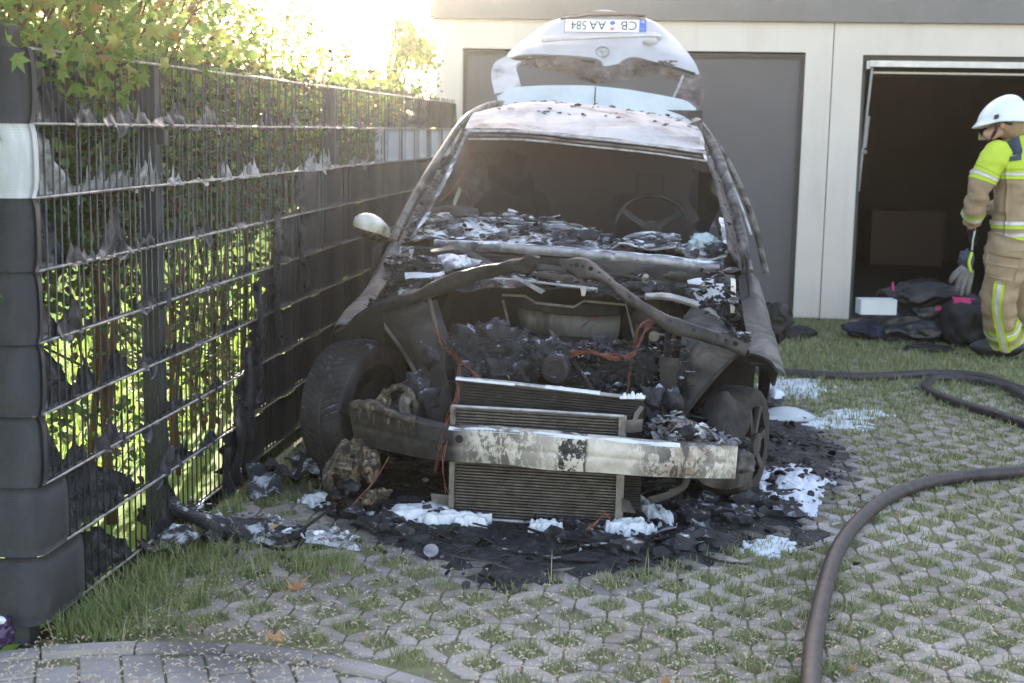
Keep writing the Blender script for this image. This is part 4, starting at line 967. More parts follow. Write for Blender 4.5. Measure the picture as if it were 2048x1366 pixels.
g = G(); g.tube(pl((1098, 660, 5.5), (1106, 672, 5.5), (1115, 690, 5.5), (1120, 700, 5.5)), [.004, .01, .012, .006], 8); cp(g, 'melted_hose', m_scorched)
g = G(); g.tube(crom(pl((1140, 712, 5.48), (1165, 750, 5.4), (1190, 790, 5.25)), 10), .010, 8); cp(g, 'engine_hose', m_scorched_dark)
# ---- engine remains
r_ = random.Random(12)
eng = [((940, 700), .10), ((985, 690), .11), ((1030, 705), .10), ((960, 745), .11), ((1010, 750), .11), ((1060, 720), .10), ((1100, 715), .09), ((1110, 750), .10), ((1060, 765), .09), ((1150, 760), .08), ((1200, 770), .08), ((1245, 760), .07), ((900, 740), .06), ((1190, 700), .06)]
for k, ((x, y), s) in enumerate(eng):
    c = at(x, y, 5.5+r_.uniform(-.06, .12)); g = G(); g.lump(c, (s, s*.9, s*.8), .5, 2.6, k, 4); g.v = [tuple(Vector(p)+Vector((noise.noise(Vector(p)*38), noise.noise(Vector(p)*41), noise.noise(Vector(p)*36)))*.016) for p in g.v]; cp(g, 'engine_remains', m_cooled_lump, auto=None)
g = G(); g.obox((CXC+.02, 5.72, .42), (.42, 0, -.015), (0, .2, 0), (0, 0, .16)); g.obox((CXC-.1, 5.6, .3), (.3, 0, 0), (0, .22, 0), (0, 0, .16)); cp(g, 'engine_block', m_char)
g = G(); g.disc(at(1112, 736, 5.38), (0, 1, .1), .055, .05, 26); g.ring(at(1112, 736, 5.35), (0, 1, .1), .035, .05, .03, 26); cp(g, 'pulley', m_cooled_lump)
g = G()
for _ in range(1300):
    x = r_.uniform(840, 1380); y = r_.uniform(672, 790); plate(g, at(x, y+.0*x, r_.uniform(5.33, 5.7))+Vector((0, 0, -.02)), r_.uniform(.004, .018), r_, .004, .9)
stuffp(g, 'charred_scraps', m_char_ashy)
g = G()
for _ in range(420):
    x = r_.uniform(CXC-.80, CXC+.78); y = r_.uniform(5.2, 6.1); plate(g, (x, y, r_.uniform(.10, .36)), r_.uniform(.015, .06), r_, .006, .9)
stuffp(g, 'charred_scraps', m_char)
g = G(); g.tube(pl((1275, 735, 5.38), (1272, 765, 5.38), (1278, 770, 5.38), (1285, 768, 5.38), (1288, 735, 5.38)), .0035, 6); cp(g, 'wire_clip', m_scorched)
sheet('burnt_duct', [pl((862, 712, 5.3), (890, 705, 5.3)), pl((855, 760, 5.3), (890, 760, 5.26)), pl((858, 830, 5.28), (892, 830, 5.22)), pl((865, 900, 5.22), (895, 905, 5.2))], m_char_ashy, 20, 8, .02, .03, 3, 9)
for k, (x, y, s) in enumerate(((858, 715, .035), (835, 775, .05), (850, 800, .05), (826, 820, .05), (1305, 800, .04), (1345, 800, .035), (1300, 830, .045))):
    g = G(); g.lump(at(x, y, 5.25), (s, s, s*1.1), .8, 2, k+40, 3); cp(g, 'charred_lump', m_cooled_lump, auto=None)
# ---- radiator and condenser
def core(name, TL, TR, BR, BL, n, mat, back, frame, thick, dy):
    o = G(); TLv, TRv, BRv, BLv = TL, TR, BR, BL
    P = [[TLv+Vector((0, dy, 0)), TRv+Vector((0, dy, 0))], [BLv+Vector((0, dy, 0)), BRv+Vector((0, dy, 0))]]; o.grid(P, -.02)
    root = cp(o, name, back, False)
    f = G()
    for k in range(n):
        t = (k+.5)/n; a, b = TLv.lerp(BLv, t), TRv.lerp(BRv, t); hz = (TLv-BLv).length/n; m_ = 14; wob = [noise.noise(Vector((k*.7, q*1.3, 0)))*.0012 for q in range(m_+1)]
        for q in range(m_):
            p0, p1 = a.lerp(b, q/m_), a.lerp(b, (q+1)/m_); p0 = p0+Vector((0, 0, wob[q])); p1 = p1+Vector((0, 0, wob[q+1])); hh = Vector((0, 0, hz*.27))
            f.add([p0-hh, p1-hh, p1+hh, p0+hh, p1+hh+Vector((0, dy, 0)), p0+hh+Vector((0, dy, 0)), p0-hh+Vector((0, dy, 0)), p1-hh+Vector((0, dy, 0))], [(0, 1, 2, 3), (3, 2, 4, 5), (6, 7, 1, 0)])
    stuffp(f, 'cooling_tube', mat, root); return root
rad = core('radiator', at(912, 760, 5.14), at(1288, 800, 5.14), at(1282, 960, 5.14)+Vector((0, 0, -.15)), at(905, 960, 5.14)+Vector((0, 0, -.15)), 48, m_fin_dark, m_soot_gap, m_char, .03, .02)
con = core('condenser', at(912, 814, 5.02), at(1238, 834, 5.02), at(1230, 1050, 5.02), at(908, 1030, 5.02), 36, m_fin, m_soot_gap, m_alum, .02, .014)
for a, b, w_ in (((907, 811), (903, 1032), .019), ((1246, 832), (1237, 1054), .028)):
    g = G(); g.bar(at(*a, 5.015), at(*b, 5.015), w_, .03, (0, 1, 0)); cp(g, 'side_tank', m_alum, False, par=con)
g = G(); g.tube(pl((902, 1034, 5.0), (1050, 1044, 5.0), (1240, 1056, 5.0)), .007, 8); cp(g, 'frame_bar', m_rodlight, par=con)
g = G(); g.tube(pl((905, 812, 5.01), (1080, 822, 5.01), (1248, 833, 5.01)), .006, 8); cp(g, 'frame_bar', m_rodlight, par=con)
for q, rows in enumerate(([pl((1252, 840, 5.0), (1286, 838, 5.0)), pl((1250, 866, 5.0), (1284, 862, 5.0))], [pl((1244, 996, 5.0), (1258, 1000, 5.0)), pl((1243, 1022, 5.0), (1272, 1026, 5.0))], [pl((862, 986, 5.02), (900, 990, 5.02)), pl((864, 1002, 5.02), (900, 1012, 5.02))])):
    P = surf(rows, 5, 5); g = G(); g.grid(P, .006); cp(g, 'bracket', m_fender, False, par=con)
g = G(); g.tube(pl((1268, 846, 5.0), (1274, 828, 5.0), (1284, 814, 5.0)), [.010, .013, .011], 8, True, .5); cp(g, 'hose_stub', m_fender, par=con)
g = G(); g.tube(crom(pl((912, 757, 5.13), (1000, 764, 5.13), (1100, 776, 5.13), (1200, 788, 5.13), (1288, 797, 5.13)), 20), .008, 7); cp(g, 'frame_bar', m_rodlight, par=rad)
# ---- bumper beam
top = [(700, 808, 5.26), (780, 828, 5.14), (880, 856, 5.04), (1000, 864, 4.97), (1100, 872, 4.945), (1250, 886, 4.96), (1380, 894, 5.02), (1475, 894, 5.10)]
bot = [(712, 884, 5.26), (790, 904, 5.14), (890, 920, 5.04), (1000, 927, 4.97), (1100, 938, 4.945), (1250, 948, 4.96), (1380, 955, 5.02), (1470, 956, 5.10)]
top = [(a, b, c-.09) for a, b, c in top]; bot = [(a, b, c-.09) for a, b, c in bot]
T, B = crom(pl(*top), 30), crom(pl(*bot), 30); rows = []
for a, b in zip(T, B):
    d = Vector((0, .075, 0)); rows.append([a+d, a+Vector((0, .006, .0005)), a.lerp(b, .05)+Vector((0, -.003, 0)), a.lerp(b, .35)+Vector((0, -.010, 0)), a.lerp(b, .5)+Vector((0, -.007, 0)), a.lerp(b, .65)+Vector((0, -.010, 0)), a.lerp(b, .95)+Vector((0, -.003, 0)), b+Vector((0, .006, -.0005)), b+d])
P = surf(rows, 64, 26, .0035, 6, 2); g = G(); g.grid(P, -.004); beam = cp(g, 'bumper_beam', m_beam, label='bumper beam in cream primer, its left end black with soot')
for x, y, r0 in ((826, 866, .012), (918, 878, .014)):
    p = at(x, y, 4.96 if x < 900 else 4.895); g = G(); g.disc(p, (-.25, 1, 0), r0, .012, 16); cp(g, 'bolt_hole', m_soot_gap, par=beam)
g = G()
for i in range(260):
    t = i/259; p = crom([a+Vector((0, .02, .002)) for a in T], 260)[i] if i == 0 else None
Tt = crom(T, 300); n_ = 0
rows = [[], [], []]
for i, p in enumerate(Tt[92:250]):
    h = max(0, .002+.012*noise.noise(p*13)); rows[0].append(p+Vector((0, -.006, -.002))); rows[1].append(p+Vector((0, .004, .002+h))); rows[2].append(p+Vector((0, .03, .002+h*.4)))
g = G(); g.grid(rows, -.002); cp(g, 'foam_residue', m_foam, par=beam)
for a, b in (((-1.13, 5.12), (-1.02, 5.35)), ((.13, 5.06), (.02, 5.35))):
    g = G(); g.bar((a[0], a[1], .30), (b[0], b[1], .32), .09, .08); cp(g, 'crash_can', m_char)
# foam on the radiator edge
for seed, (p0, p1, h) in enumerate((((912, 757), (1030, 769), .005), ((1090, 774), (1200, 787), .006), ((1240, 795), (1290, 795), .02))):
    g = G(); rows = [[], [], [], []]
    for i in range(50):
        t = i/49; p = at(p0[0]+(p1[0]-p0[0])*t, p0[1]+(p1[1]-p0[1])*t, 5.125); hh = max(.001, (h*(.5+1.2*noise.noise(Vector((t*9, seed, 0)))))*math.sin(math.pi*t)**.4)
        for q, (dy, dz) in enumerate(((-.012, -.004), (-.006, hh*.8), (.012, hh), (.03, 0))): rows[q].append(p+Vector((0, dy, dz)))
    g.grid(rows, -.003); cp(g, 'foam_residue', m_foam, par=rad)
# ---- lamps: melted remains
g = G(); rows = []
for i in range(26):
    t = i/25; c = crom(pl((706, 810, 5.12), (740, 812, 5.07), (780, 826, 5.02), (832, 848, 4.98)), 26)[i]; rr = .018+.010*noise.noise(c*14)
    rows.append([c+Vector((0, math.cos(a)*rr*1.6, math.sin(a)*rr+.010*noise.noise(c*40+Vector((a, 0, 0))))) for a in [q*2*math.pi/10 for q in range(11)]])
g.grid(rows, .002); cp(g, 'melted_headlamp', m_gasket, auto=None)
c = at(798, 812, 5.16)
g = G()
pts = []; 
for k in range(23):
    a = R(-40+k*255/22); pts.append(c+Vector((math.cos(a)*.062*(1+.15*noise.noise(Vector((k*.4, 1, 1)))), .02*noise.noise(Vector((k*.5, 0, 3))), math.sin(a)*.075)))
g.tube(pts, [.012+.006*noise.noise(Vector((k*.9, 0, 0))) for k in range(23)], 9); cp(g, 'melted_headlamp', m_gasket, auto=None)
sheet('lamp_scrap', [pl((735, 812, 5.15), (770, 775, 5.2)), pl((752, 822, 5.15), (776, 790, 5.15)), pl((768, 835, 5.12), (782, 800, 5.12))], m_gasket, 12, 8, .004, .03, 8, 9)
sheet('lamp_scrap', [pl((818, 778, 5.15), (836, 800, 5.15)), pl((806, 812, 5.1), (828, 820, 5.12)), pl((808, 838, 5.08), (836, 850, 5.08))], m_gasket, 12, 8, .006, .025, 12, 9)
# drips under the crust
g = G()
for k in (0, 1, 3, 4, 7, 8, 11, 14):
    x = 715+k*7.5+r_.uniform(-4, 4); y = 822+k*2.2; p = at(x, y, 5.06-.0006*(x-700)); L = r_.uniform(.008, .04); g.tube([p+Vector((0, 0, .012)), p+Vector((0, -.004, -L*.5)), p+Vector((r_.uniform(-.004, .004), -.002, -L))], [.008, .005, .0015], 6)
stuffp(g, 'drips', m_gasket)
# burnt insulation hanging at the left corner
for k, rows in enumerate(([pl((690, 880, 5.2), (712, 880, 5.15), (740, 895, 5.12)), pl((668, 910, 5.18), (700, 915, 5.1), (735, 925, 5.08)), pl((655, 955, 5.15), (690, 960, 5.05), (712, 960, 5.06)), pl((672, 1000, 5.1), (682, 1010, 5.02), (700, 990, 5.04))],
    [pl((722, 890, 5.1), (745, 900, 5.06), (760, 905, 5.1)), pl((715, 925, 5.08), (738, 935, 5.0), (762, 930, 5.06)), pl((728, 960, 5.06), (740, 965, 5.0), (752, 955, 5.04))],
    [pl((662, 925, 5.12), (676, 930, 5.05)), pl((652, 965, 5.1), (668, 980, 5.02)), pl((664, 1005, 5.08), (672, 1018, 5.02))])):
    P = surf(rows, 34, 26, .026, 20, k+3); g = G(); g.grid(P, .004); cp(g, 'burnt_insulation', m_insul, auto=None)
for k, (x, y, s) in enumerate(((745, 990, .03), (768, 985, .025), (735, 1000, .025), (700, 975, .035), (672, 990, .03), (712, 1010, .04), (690, 935, .03), (735, 930, .03))):
    g = G(); g.lump(at(x, y, 5.0), (s, s*.7, s*.7), .8, 2.2, k+70, 3); cp(g, 'burnt_insulation', m_insul if k < 3 or k > 5 else m_char, auto=None)
# right lamp remains: curved bracket, disc
g = G(); g.grid(surf([pl((1335, 856, 5.06), (1350, 838, 5.06), (1380, 842, 5.06), (1405, 862, 5.07), (1428, 880, 5.1)), pl((1346, 882, 5.04), (1362, 868, 5.03), (1385, 862, 5.04), (1400, 876, 5.05), (1415, 890, 5.08))], 10, 26, .008, 9, 4), .012); cp(g, 'lamp_bracket', m_gasket)
g = G(); g.lump(at(1366, 868, 5.02), (.045, .03, .03), .4, 2, 31, 3); cp(g, 'charred_lump', m_char, auto=None)
g = G()
for _ in range(200):
    x = r_.uniform(1305, 1480); y = 888-r_.random()*max(5, 66-abs(x-1345)*.45); plate(g, at(x, y, r_.uniform(4.97, 5.12)), r_.uniform(.006, .026), r_, .003, .7)
stuffp(g, 'ashy_scraps', m_flake)
g = G()
for _ in range(260):
    x = r_.uniform(1290, 1490); y = 892-r_.random()*max(8, 60-abs(x-1345)*.4); plate(g, at(x, y, r_.uniform(5.08, 5.2)), r_.uniform(.010, .03), r_, .004, .8)
stuffp(g, 'ashy_scraps', m_char_ashy)
g = G(); g.lump(at(1488, 924, 5.04), (.040, .04, .045), .35, 1.6, 12, 3); cp(g, 'insulation_wad', m_fender, auto=None)
g = G(); c = at(1448, 945, 5.14); rows = []
for i in range(6):
    rr = .105*i/5; rows.append([c+Vector((math.cos(a)*rr*1.02, .02+.02*(i/5)**2-.03, math.sin(a)*rr*.62)) for a in [R(q*360/28) for q in range(29)]])
g.grid(rows, .003); cp(g, 'splash_disc', m_fender)
g = G(); g.tube(crom(pl((1375, 955, 5.15), (1365, 975, 5.12), (1330, 992, 5.1), (1300, 1000, 5.12)), 12), .016, 8, True, .6); cp(g, 'undertray_strut', m_fender)
sheet('arch_liner_rag', [pl((1420, 815, 5.3), (1450, 790, 5.25), (1500, 815, 5.25)), pl((1410, 850, 5.25), (1450, 840, 5.15), (1500, 850, 5.2)), pl((1430, 880, 5.2), (1460, 885, 5.12), (1490, 870, 5.16))], m_cord, 20, 22, .004, .035, 5, 8)
# ---- wheels
def wheel_axis(s): return Vector((math.cos(s), -math.sin(s), 0)), Vector((math.sin(s)*-1, -math.cos(s), 0))
def tyre_mesh(g, c, axv, fw, rad, wid, tread, nseg=200, nw=26, flat=0.):
    upv = Vector((0, 0, 1)); P = []
    for i in range(nseg+1):
        a = 2*math.pi*i/nseg; d = fw*math.cos(a)+upv*math.sin(a); row = []
        for j in range(nw+1):
            u = 2*j/nw-1; prof = rad*(1-.07*abs(u)**2.6)
            if tread and abs(u) < .92:
                arc = a*rad; v = abs(u)*wid/2
                gph = ((arc-.55*v)/.030) % 1.0; deep = 0
                if gph < .22 and abs(u) > .12: deep = .007
                if abs(abs(u)-.12) < .045 or abs(abs(u)-.55) < .035: deep = .007
                sg_ = ((arc-.55*v)/.0075) % 1
                prof -= deep if deep else (.0015 if sg_ < .25 else 0)
            p = c+d*prof+axv*(u*wid/2)
            row.append(p)
        # sidewalls
        side = []
        for q in (1, 2, 3, 4): 
            rr = rad*.93-(rad*.93-rad*.66)*q/4; side.append((rr, (1+.07*math.sin(q/4*math.pi))*wid/2))
        row = [c+d*rr-axv*ww for rr, ww in reversed(side)]+row+[c+d*rr+axv*ww for rr, ww in side]
        if flat:
            row = [Vector((p.x, p.y, max(p.z, flat))) for p in row]
        P.append(row)
    g.grid(P)
def rim(c, axv, fw, r_out, wid, m, par, face):
    g = G(); P = []
    for i in range(49):
        a = 2*math.pi*i/48; d = fw*math.cos(a)+Vector((0, 0, 1))*math.sin(a)
        P.append([c+d*r_+axv*x for r_, x in ((r_out, -wid/2), (r_out*.9, -wid*.42), (r_out*.84, 0), (r_out*.9, wid*.42), (r_out, wid/2))])
    g.grid(P, -.005); rr = cp(g, 'rim', m, par=par)
    g = G()
    for k in range(7):
        a = 2*math.pi*k/7+.3; d = fw*math.cos(a)+Vector((0, 0, 1))*math.sin(a); t = axv.cross(d); o_ = c+axv*face
        g.obox(o_+d*r_out*.55, d*r_out*.38, t*.016, axv*.010)
    g.disc(c+axv*face, axv, r_out*.24, .05, 20); g.disc(c+axv*(face*.3), axv, r_out*.62, .018, 30); cp(g, 'spokes', m, par=rr)
ST = R(21)
axv, fw = wheel_axis(ST); c = Vector((-1.285, 5.60, .292)); wl = empty('wheel', Vector(c)-Vector(car.location)); wl.parent = car; wl['label'] = 'front wheel with its tyre still on, turned and dusted with grey ash'
g = G(); tyre_mesh(g, c, axv, fw, .290, .190, True, 760, 56); cp(g, 'tyre', m_tyre, auto=None, par=wl); rim(c, axv, fw, .192, .16, m_scorched_dark, wl, -.05)
g = G(); g.disc(c+axv*.08, axv, .12, .02, 28); cp(g, 'brake_disc', m_scorched_dark, par=wl)
c = Vector((.262, 5.585, .222)); wr = empty('wheel', Vector(c)-Vector(car.location)); wr.parent = car; wr['label'] = 'front wheel burnt down to the bare rim and charred cords'
g = G(); tyre_mesh(g, c, axv, fw, .228, .165, False, 120, 20, .004); P_ = g.v; g.v = [tuple(Vector(p)+Vector((noise.noise(Vector(p)*30), noise.noise(Vector(p)*31), noise.noise(Vector(p)*29)*(.3 if p[2] < .03 else 1)))*.005) for p in P_]
cp(g, 'tyre', m_cord, auto=None, par=wr); rim(c, axv, fw, .195, .17, m_scorched, wr, .075)
for x in (-1.28, .27):
    c = Vector((x, 8.17, .285)); wv = empty('wheel', Vector(c)-Vector(car.location)); wv.parent = car
    g = G(); tyre_mesh(g, c, Vector((1, 0, 0)), Vector((0, -1, 0)), .285, .185, False, 60, 14); cp(g, 'tyre', m_tyre, auto=None, par=wv); rim(c, Vector((1, 0, 0)), Vector((0, -1, 0)), .19, .16, m_scorched, wv, .06 if x > 0 else -.06)
# ---- mirrors
c = at(746, 457, 6.45); g = G(); vs, fs = ICO[4]; out = []
for v in vs:
    x, y, z = v.x, v.y, v.z; sx = .095*(1 if x < 0 else 1.0); zz = z*(.068 if z > 0 else .062)*(1-.18*max(0, x)); out.append(c+Vector((x*sx, y*.06*(1 if y < 0 else .6), zz-.022*x-.018*x*x*(1 if x > 0 else 0)))+Vector((noise.noise(v*4), 0, noise.noise(v*4+Vector((3, 0, 0)))))*.003)
g.add(out, fs); mir = cp(g, 'mirror', m_mirror_white, auto=None, label='door mirror, blistered to a dirty cream white')
g = G(); vs, fs = ICO[4]; keep = [i for i, v in enumerate(vs) if v.z < -.12]; ks = set(keep); mp = {i: k for k, i in enumerate(keep)}
g.add([c+(Vector(out[i])-c)*1.04 for i in keep], [tuple(mp[i] for i in f) for f in fs if all(i in ks for i in f)]); cp(g, 'lower_shell', m_gasket, auto=None, par=mir)
g = G(); g.tube([c+Vector((.06, .01, -.02)), c+Vector((.13, .02, -.035))], .028, 10); cp(g, 'mirror_arm', m_scorched, par=mir)
g = G(); vs, fs = ICO[4]; c = at(1548, 642, 6.35); out = []
for v in vs: out.append(c+Vector((v.x*(.085 if v.z > -.2 else .07), v.y*.045, v.z*.11 if v.z < 0 else v.z*.085))+Vector((noise.noise(v*3.1), noise.noise(v*3.3+Vector((4, 0, 0))), noise.noise(v*3.7+Vector((0, 5, 0)))))*.018)
g.add(out, fs); mir = cp(g, 'mirror', m_char, auto=None, label='door mirror, hanging as a black melted lump')
g = G(); g.tube(crom([c+Vector((-.05, .02, .05)), c+Vector((-.12, .02, .12)), c+Vector((-.17, 0, .14))], 8), .018, 8); cp(g, 'mirror_arm', m_char, par=mir)
# ---- body sides, doors, rear
for sg in (-1, 1):
    x0 = CXC+sg*.862
    def side_pt(Y, z, sg=sg, x0=x0): return Vector((x0-sg*(.02+.10*max(0, z-.55)**1.5+.03*max(0, .35-z)+.02*max(0, Y-8.2)**2), Y, z))
    for nm, ya, yb in (('front_door', 6.42, 7.42), ('rear_door', 7.43, 8.20)):
        g = G(); g.grid([[side_pt(ya+(yb-ya)*i/12, .22+.72*j/8) for j in range(9)] for i in range(13)], .02*-sg); d = cp(g, nm, m_scorched, auto=None)
        g = G(); g.tube([side_pt(yb-.24, .80)+Vector((sg*.02, 0, 0)), side_pt(yb-.08, .80)+Vector((sg*.02, 0, 0))], .012, 8); cp(g, 'handle', m_scorched_dark, par=d)
    g = G(); g.grid([[side_pt(6.05+.36*i/5, .26+.66*j/8) for j in range(9)] for i in range(6)], .004*-sg); cp(g, 'body_side', m_scorched, auto=None)
    g = G(); rows = []
    for i in range(15):
        Y = 8.21+.86*i/14; zb = .33+math.sqrt(max(0, .35**2-(Y-8.17)**2)) if abs(Y-8.17) < .35 else .25; rows.append([side_pt(Y, zb+(.97-zb)*j/8) for j in range(9)])
    g.grid(rows, .004*-sg); cp(g, 'body_side', m_scorched, auto=None)
    g = G(); g.box(min(x0-sg*.09, x0-sg*.02), max(x0-sg*.09, x0-sg*.02), 6.0, 7.9, .16, .25); cp(g, 'sill', m_scorched_dark)
    for (Y0, Y1, xo) in ((7.42, 7.50, .0), (8.30, 8.48, .0)):
        g = G(); g.bar(side_pt(Y0, .93)-Vector((sg*.04, 0, 0)), Vector((CXC+sg*.58, Y1, 1.50)), .09, .04, (0, 1, 0)); cp(g, 'door_pillar', m_scorched)
    g = G(); g.tube([side_pt(6.4, .94)-Vector((sg*.03, 0, 0)), side_pt(8.3, .96)-Vector((sg*.03, 0, 0))], .02, 8); cp(g, 'belt_rail', m_scorched)
g = G(); g.grid([[Vector((CXC+.80*u, 9.06+.05*(1-u*u), z)) for z in (.25, .4, .6, .75, .86)] for u in [q/8-1 for q in range(17)]], .02); cp(g, 'rear_bumper', m_silver)
g = G(); g.box(CXC-.80, CXC+.80, 6.15, 9.05, .17, .20); cp(g, 'floor_pan', m_interior, False)
g = G(); g.box(CXC-.64, CXC+.64, 8.50, 8.53, 1.50, 1.58); cp(g, 'rear_header', m_scorched, False)
# ---- interior
for sg in (-1, 1):
    x = CXC+sg*.36; g = G(); y0 = 7.35
    P = surf([[(x-.22, y0-.45, .48), (x, y0-.47, .46), (x+.22, y0-.45, .48)], [(x-.22, y0, .45), (x, y0, .42), (x+.22, y0, .45)], [(x-.22, y0+.12, .75), (x, y0+.14, .74), (x+.22, y0+.12, .75)], [(x-.17, y0+.22, 1.1), (x, y0+.24, 1.12), (x+.17, y0+.22, 1.1)]], 26, 14, .05, 6, sg+4)
    g.grid(P, .05); st_ = cp(g, 'seat_frame', m_interior, auto=None)
    g = G(); g.tube([(x-.07, y0+.23, 1.05), (x-.07, y0+.25, 1.22), (x+.07, y0+.25, 1.22), (x+.07, y0+.23, 1.05)], .008, 7); cp(g, 'headrest_frame', m_scorched_dark, par=st_)
g = G(); P = surf([[(CXC-.58, 8.1, .45), (CXC+.58, 8.1, .45)], [(CXC-.58, 8.4, .5), (CXC+.58, 8.4, .5)], [(CXC-.56, 8.50, 1.00), (CXC+.56, 8.50, 1.00)]], 20, 24, .05, 5, 9); g.grid(P, .05); cp(g, 'rear_seat', m_interior, auto=None)
ws = empty('steering_wheel', at(1303, 462, 6.78)-Vector(car.location)); ws.parent = car; c = at(1303, 462, 6.78); ax = Vector((0, -.92, .38)).normalized(); xx = Vector((1, 0, 0)); yy = ax.cross(xx)*-1
g = G(); g.tube([c+xx*math.cos(a)*.178+yy*math.sin(a)*.178 for a in [R(q*10) for q in range(37)]], .009, 8); g.build('rim_ring', m_scorched_dark, ws, True)
g = G()
for a in (R(100), R(215), R(325)): g.bar(c, c+xx*math.cos(a)*.175+yy*math.sin(a)*.175, .03, .01, ax)
g.disc(c, ax, .05, .03, 20); g.build('spokes', m_scorched_dark, ws)
g = G(); g.tube([c, c-ax*.4], .025, 8); g.build('column', m_char_dark, ws, True)
rail(pl((866, 428, 6.75), (900, 424, 6.74), (955, 430, 6.74)), .035, .028, m_scorched, 'airbag_canister', jit=.006)
g = G(); g.lump(at(1407, 486, 6.5), (.062, .045, .042), .5, 2.2, 8, 4); cp(g, 'melted_wad', m_glassfoam, auto=None, label='pale blue crumpled wad on the dash in front of the steering wheel')
# drapes of burnt headlining and seat cloth seen through the opening
r_ = random.Random(77)
for k, rows in enumerate(([pl((955, 280, 7.2), (1000, 290, 7.25)), pl((930, 330, 7.1), (985, 340, 7.2)), pl((925, 390, 7.0), (950, 400, 7.1))], [pl((1010, 300, 7.6), (1060, 300, 7.6)), pl((985, 350, 7.4), (1060, 350, 7.5)), pl((960, 420, 7.2), (1080, 430, 7.3)), pl((1000, 440, 7.1), (1120, 445, 7.2))],
    [pl((1380, 320, 7.3), (1415, 330, 7.2)), pl((1390, 400, 7.2), (1430, 410, 7.1)), pl((1380, 470, 7.1), (1435, 475, 7.0))])):
    P = surf(rows, 24, 20, .10, 6, k+2); g = G(); g.grid(P, .004); cp(g, 'burnt_lining', m_trim_burnt if k == 0 else m_interior, auto=None)
g = G(); g.tube(crom(pl((880, 402, 6.7), (905, 380, 6.8), (930, 340, 6.9), (955, 270, 7.0)), 14), .004, 6); g.tube(crom(pl((935, 412, 6.9), (930, 380, 6.9), (925, 340, 6.95)), 10), .003, 6); cp(g, 'hanging_wire', m_copper)
# ---- dash and cowl, heaped with flakes
o, P = sheet('dashboard', [pl((800, 452, 6.80), (900, 440, 6.85), (1050, 440, 6.85), (1200, 474, 6.8), (1330, 490, 6.8), (1445, 492, 6.75)), pl((808, 470, 6.55), (900, 458, 6.6), (1050, 462, 6.6), (1200, 488, 6.55), (1330, 498, 6.55), (1450, 505, 6.5)),
    pl((818, 484, 6.38), (900, 478, 6.40), (1010, 486, 6.40), (1200, 500, 6.38), (1330, 508, 6.38), (1450, 520, 6.35))], m_flake, 34, 70, .008, .05, 3, 7)
g = G(); scatter(g, P, 620, .008, .038, rc_, .025, .3, .003); stuffp(g, 'ash_flakes', m_flake, o)
g = G(); scatter(g, P, 260, .010, .035, rc_, .04, .8, .004); stuffp(g, 'charred_scraps', m_char_ashy, o)
g = G(); scatter(g, [r_[:int(len(r_)*.62)] for r_ in P[:16]], 36, .03, .06, rc_, .03, .25, .006); stuffp(g, 'ash_flakes', m_flake, o)
for k, (x, y, Y, sx, sz, m) in enumerate(((882, 436, 6.7, .055, .022, m_flake), (1118, 456, 6.65, .08, .016, m_flake), (1062, 447, 6.7, .035, .035, m_char), (1063, 437, 6.68, .012, .010, m_flake), (1010, 470, 6.5, .05, .02, m_flake), (1165, 470, 6.6, .07, .03, m_char_ashy), (840, 470, 6.45, .05, .03, m_flake), (1280, 484, 6.6, .12, .02, m_char_ashy), (1340, 476, 6.62, .05, .02, m_flake), (1430, 500, 6.4, .04, .03, m_char_ashy), (935, 442, 6.7, .06, .015, m_flake))):
    g = G(); g.lump(at(x, y, Y), (sx, .04, sz), .5, 1.8, k+5, 3); cp(g, 'ash_lump', m, auto=None, par=o)
rail(pl((1238, 488, 6.6), (1262, 472, 6.62), (1310, 468, 6.64), (1360, 482, 6.62)), .012, .008, m_flake, 'instrument_hood', jit=.004)
g = G(); g.grid(surf([pl((1240, 494, 6.55), (1300, 490, 6.5), (1370, 500, 6.55)), pl((1250, 474, 6.62), (1305, 468, 6.62), (1362, 484, 6.62))], 10, 20, .02, 9, 3), .004); cp(g, 'instrument_hood', m_char_ashy, auto=None)
# cowl beams, shelves
def beamp(name, a, b, h, m, Y0, Y1=None, depth=.05, seed=0, jit=.006):
    T = crom(pl(*a), 24); rows = []
    for p in T: rows.append([p+Vector((0, depth, .002)), p, p+Vector((0, -.004, -h*.5)), p+Vector((0, .004, -h))])
    P = surf(rows, 44, 10, jit, 9, seed); g = G(); g.grid(P, -.003); return cp(g, name, m), P
beamp('cowl_beam', [(868, 482, 6.32), (940, 486, 6.30), (1005, 488, 6.30), (1190, 502, 6.28), (1330, 514, 6.30), (1445, 528, 6.32)], 0, .035, m_flake, 0, seed=1)
beamp('cowl_beam', [(1000, 490, 6.24), (1190, 505, 6.22), (1230, 514, 6.22), (1250, 510, 6.22), (1440, 533, 6.26)], 0, .028, m_rodlight, 0, seed=2)
beamp('cowl_panel', [(1120, 520, 6.20), (1250, 528, 6.18), (1440, 548, 6.2)], 0, .075, m_inner_grey, 0, seed=3)
beamp('cowl_panel', [(800, 495, 6.25), (880, 500, 6.25), (1000, 512, 6.25), (1130, 522, 6.22)], 0, .07, m_char_dark, 0, seed=4)
o, P = sheet('scuttle_tray', [pl((790, 545, 6.15), (900, 545, 6.15), (1050, 545, 6.15), (1200, 550, 6.15), (1440, 590, 6.15)), pl((770, 590, 5.75), (880, 585, 5.75), (1050, 575, 5.8), (1200, 590, 5.8), (1440, 625, 5.75))], m_char, 18, 50, .006, .03, 5, 7)
g = G(); scatter(g, P, 260, .010, .045, rc_, .04, .7, .004); stuffp(g, 'charred_scraps', m_char_ashy, o)
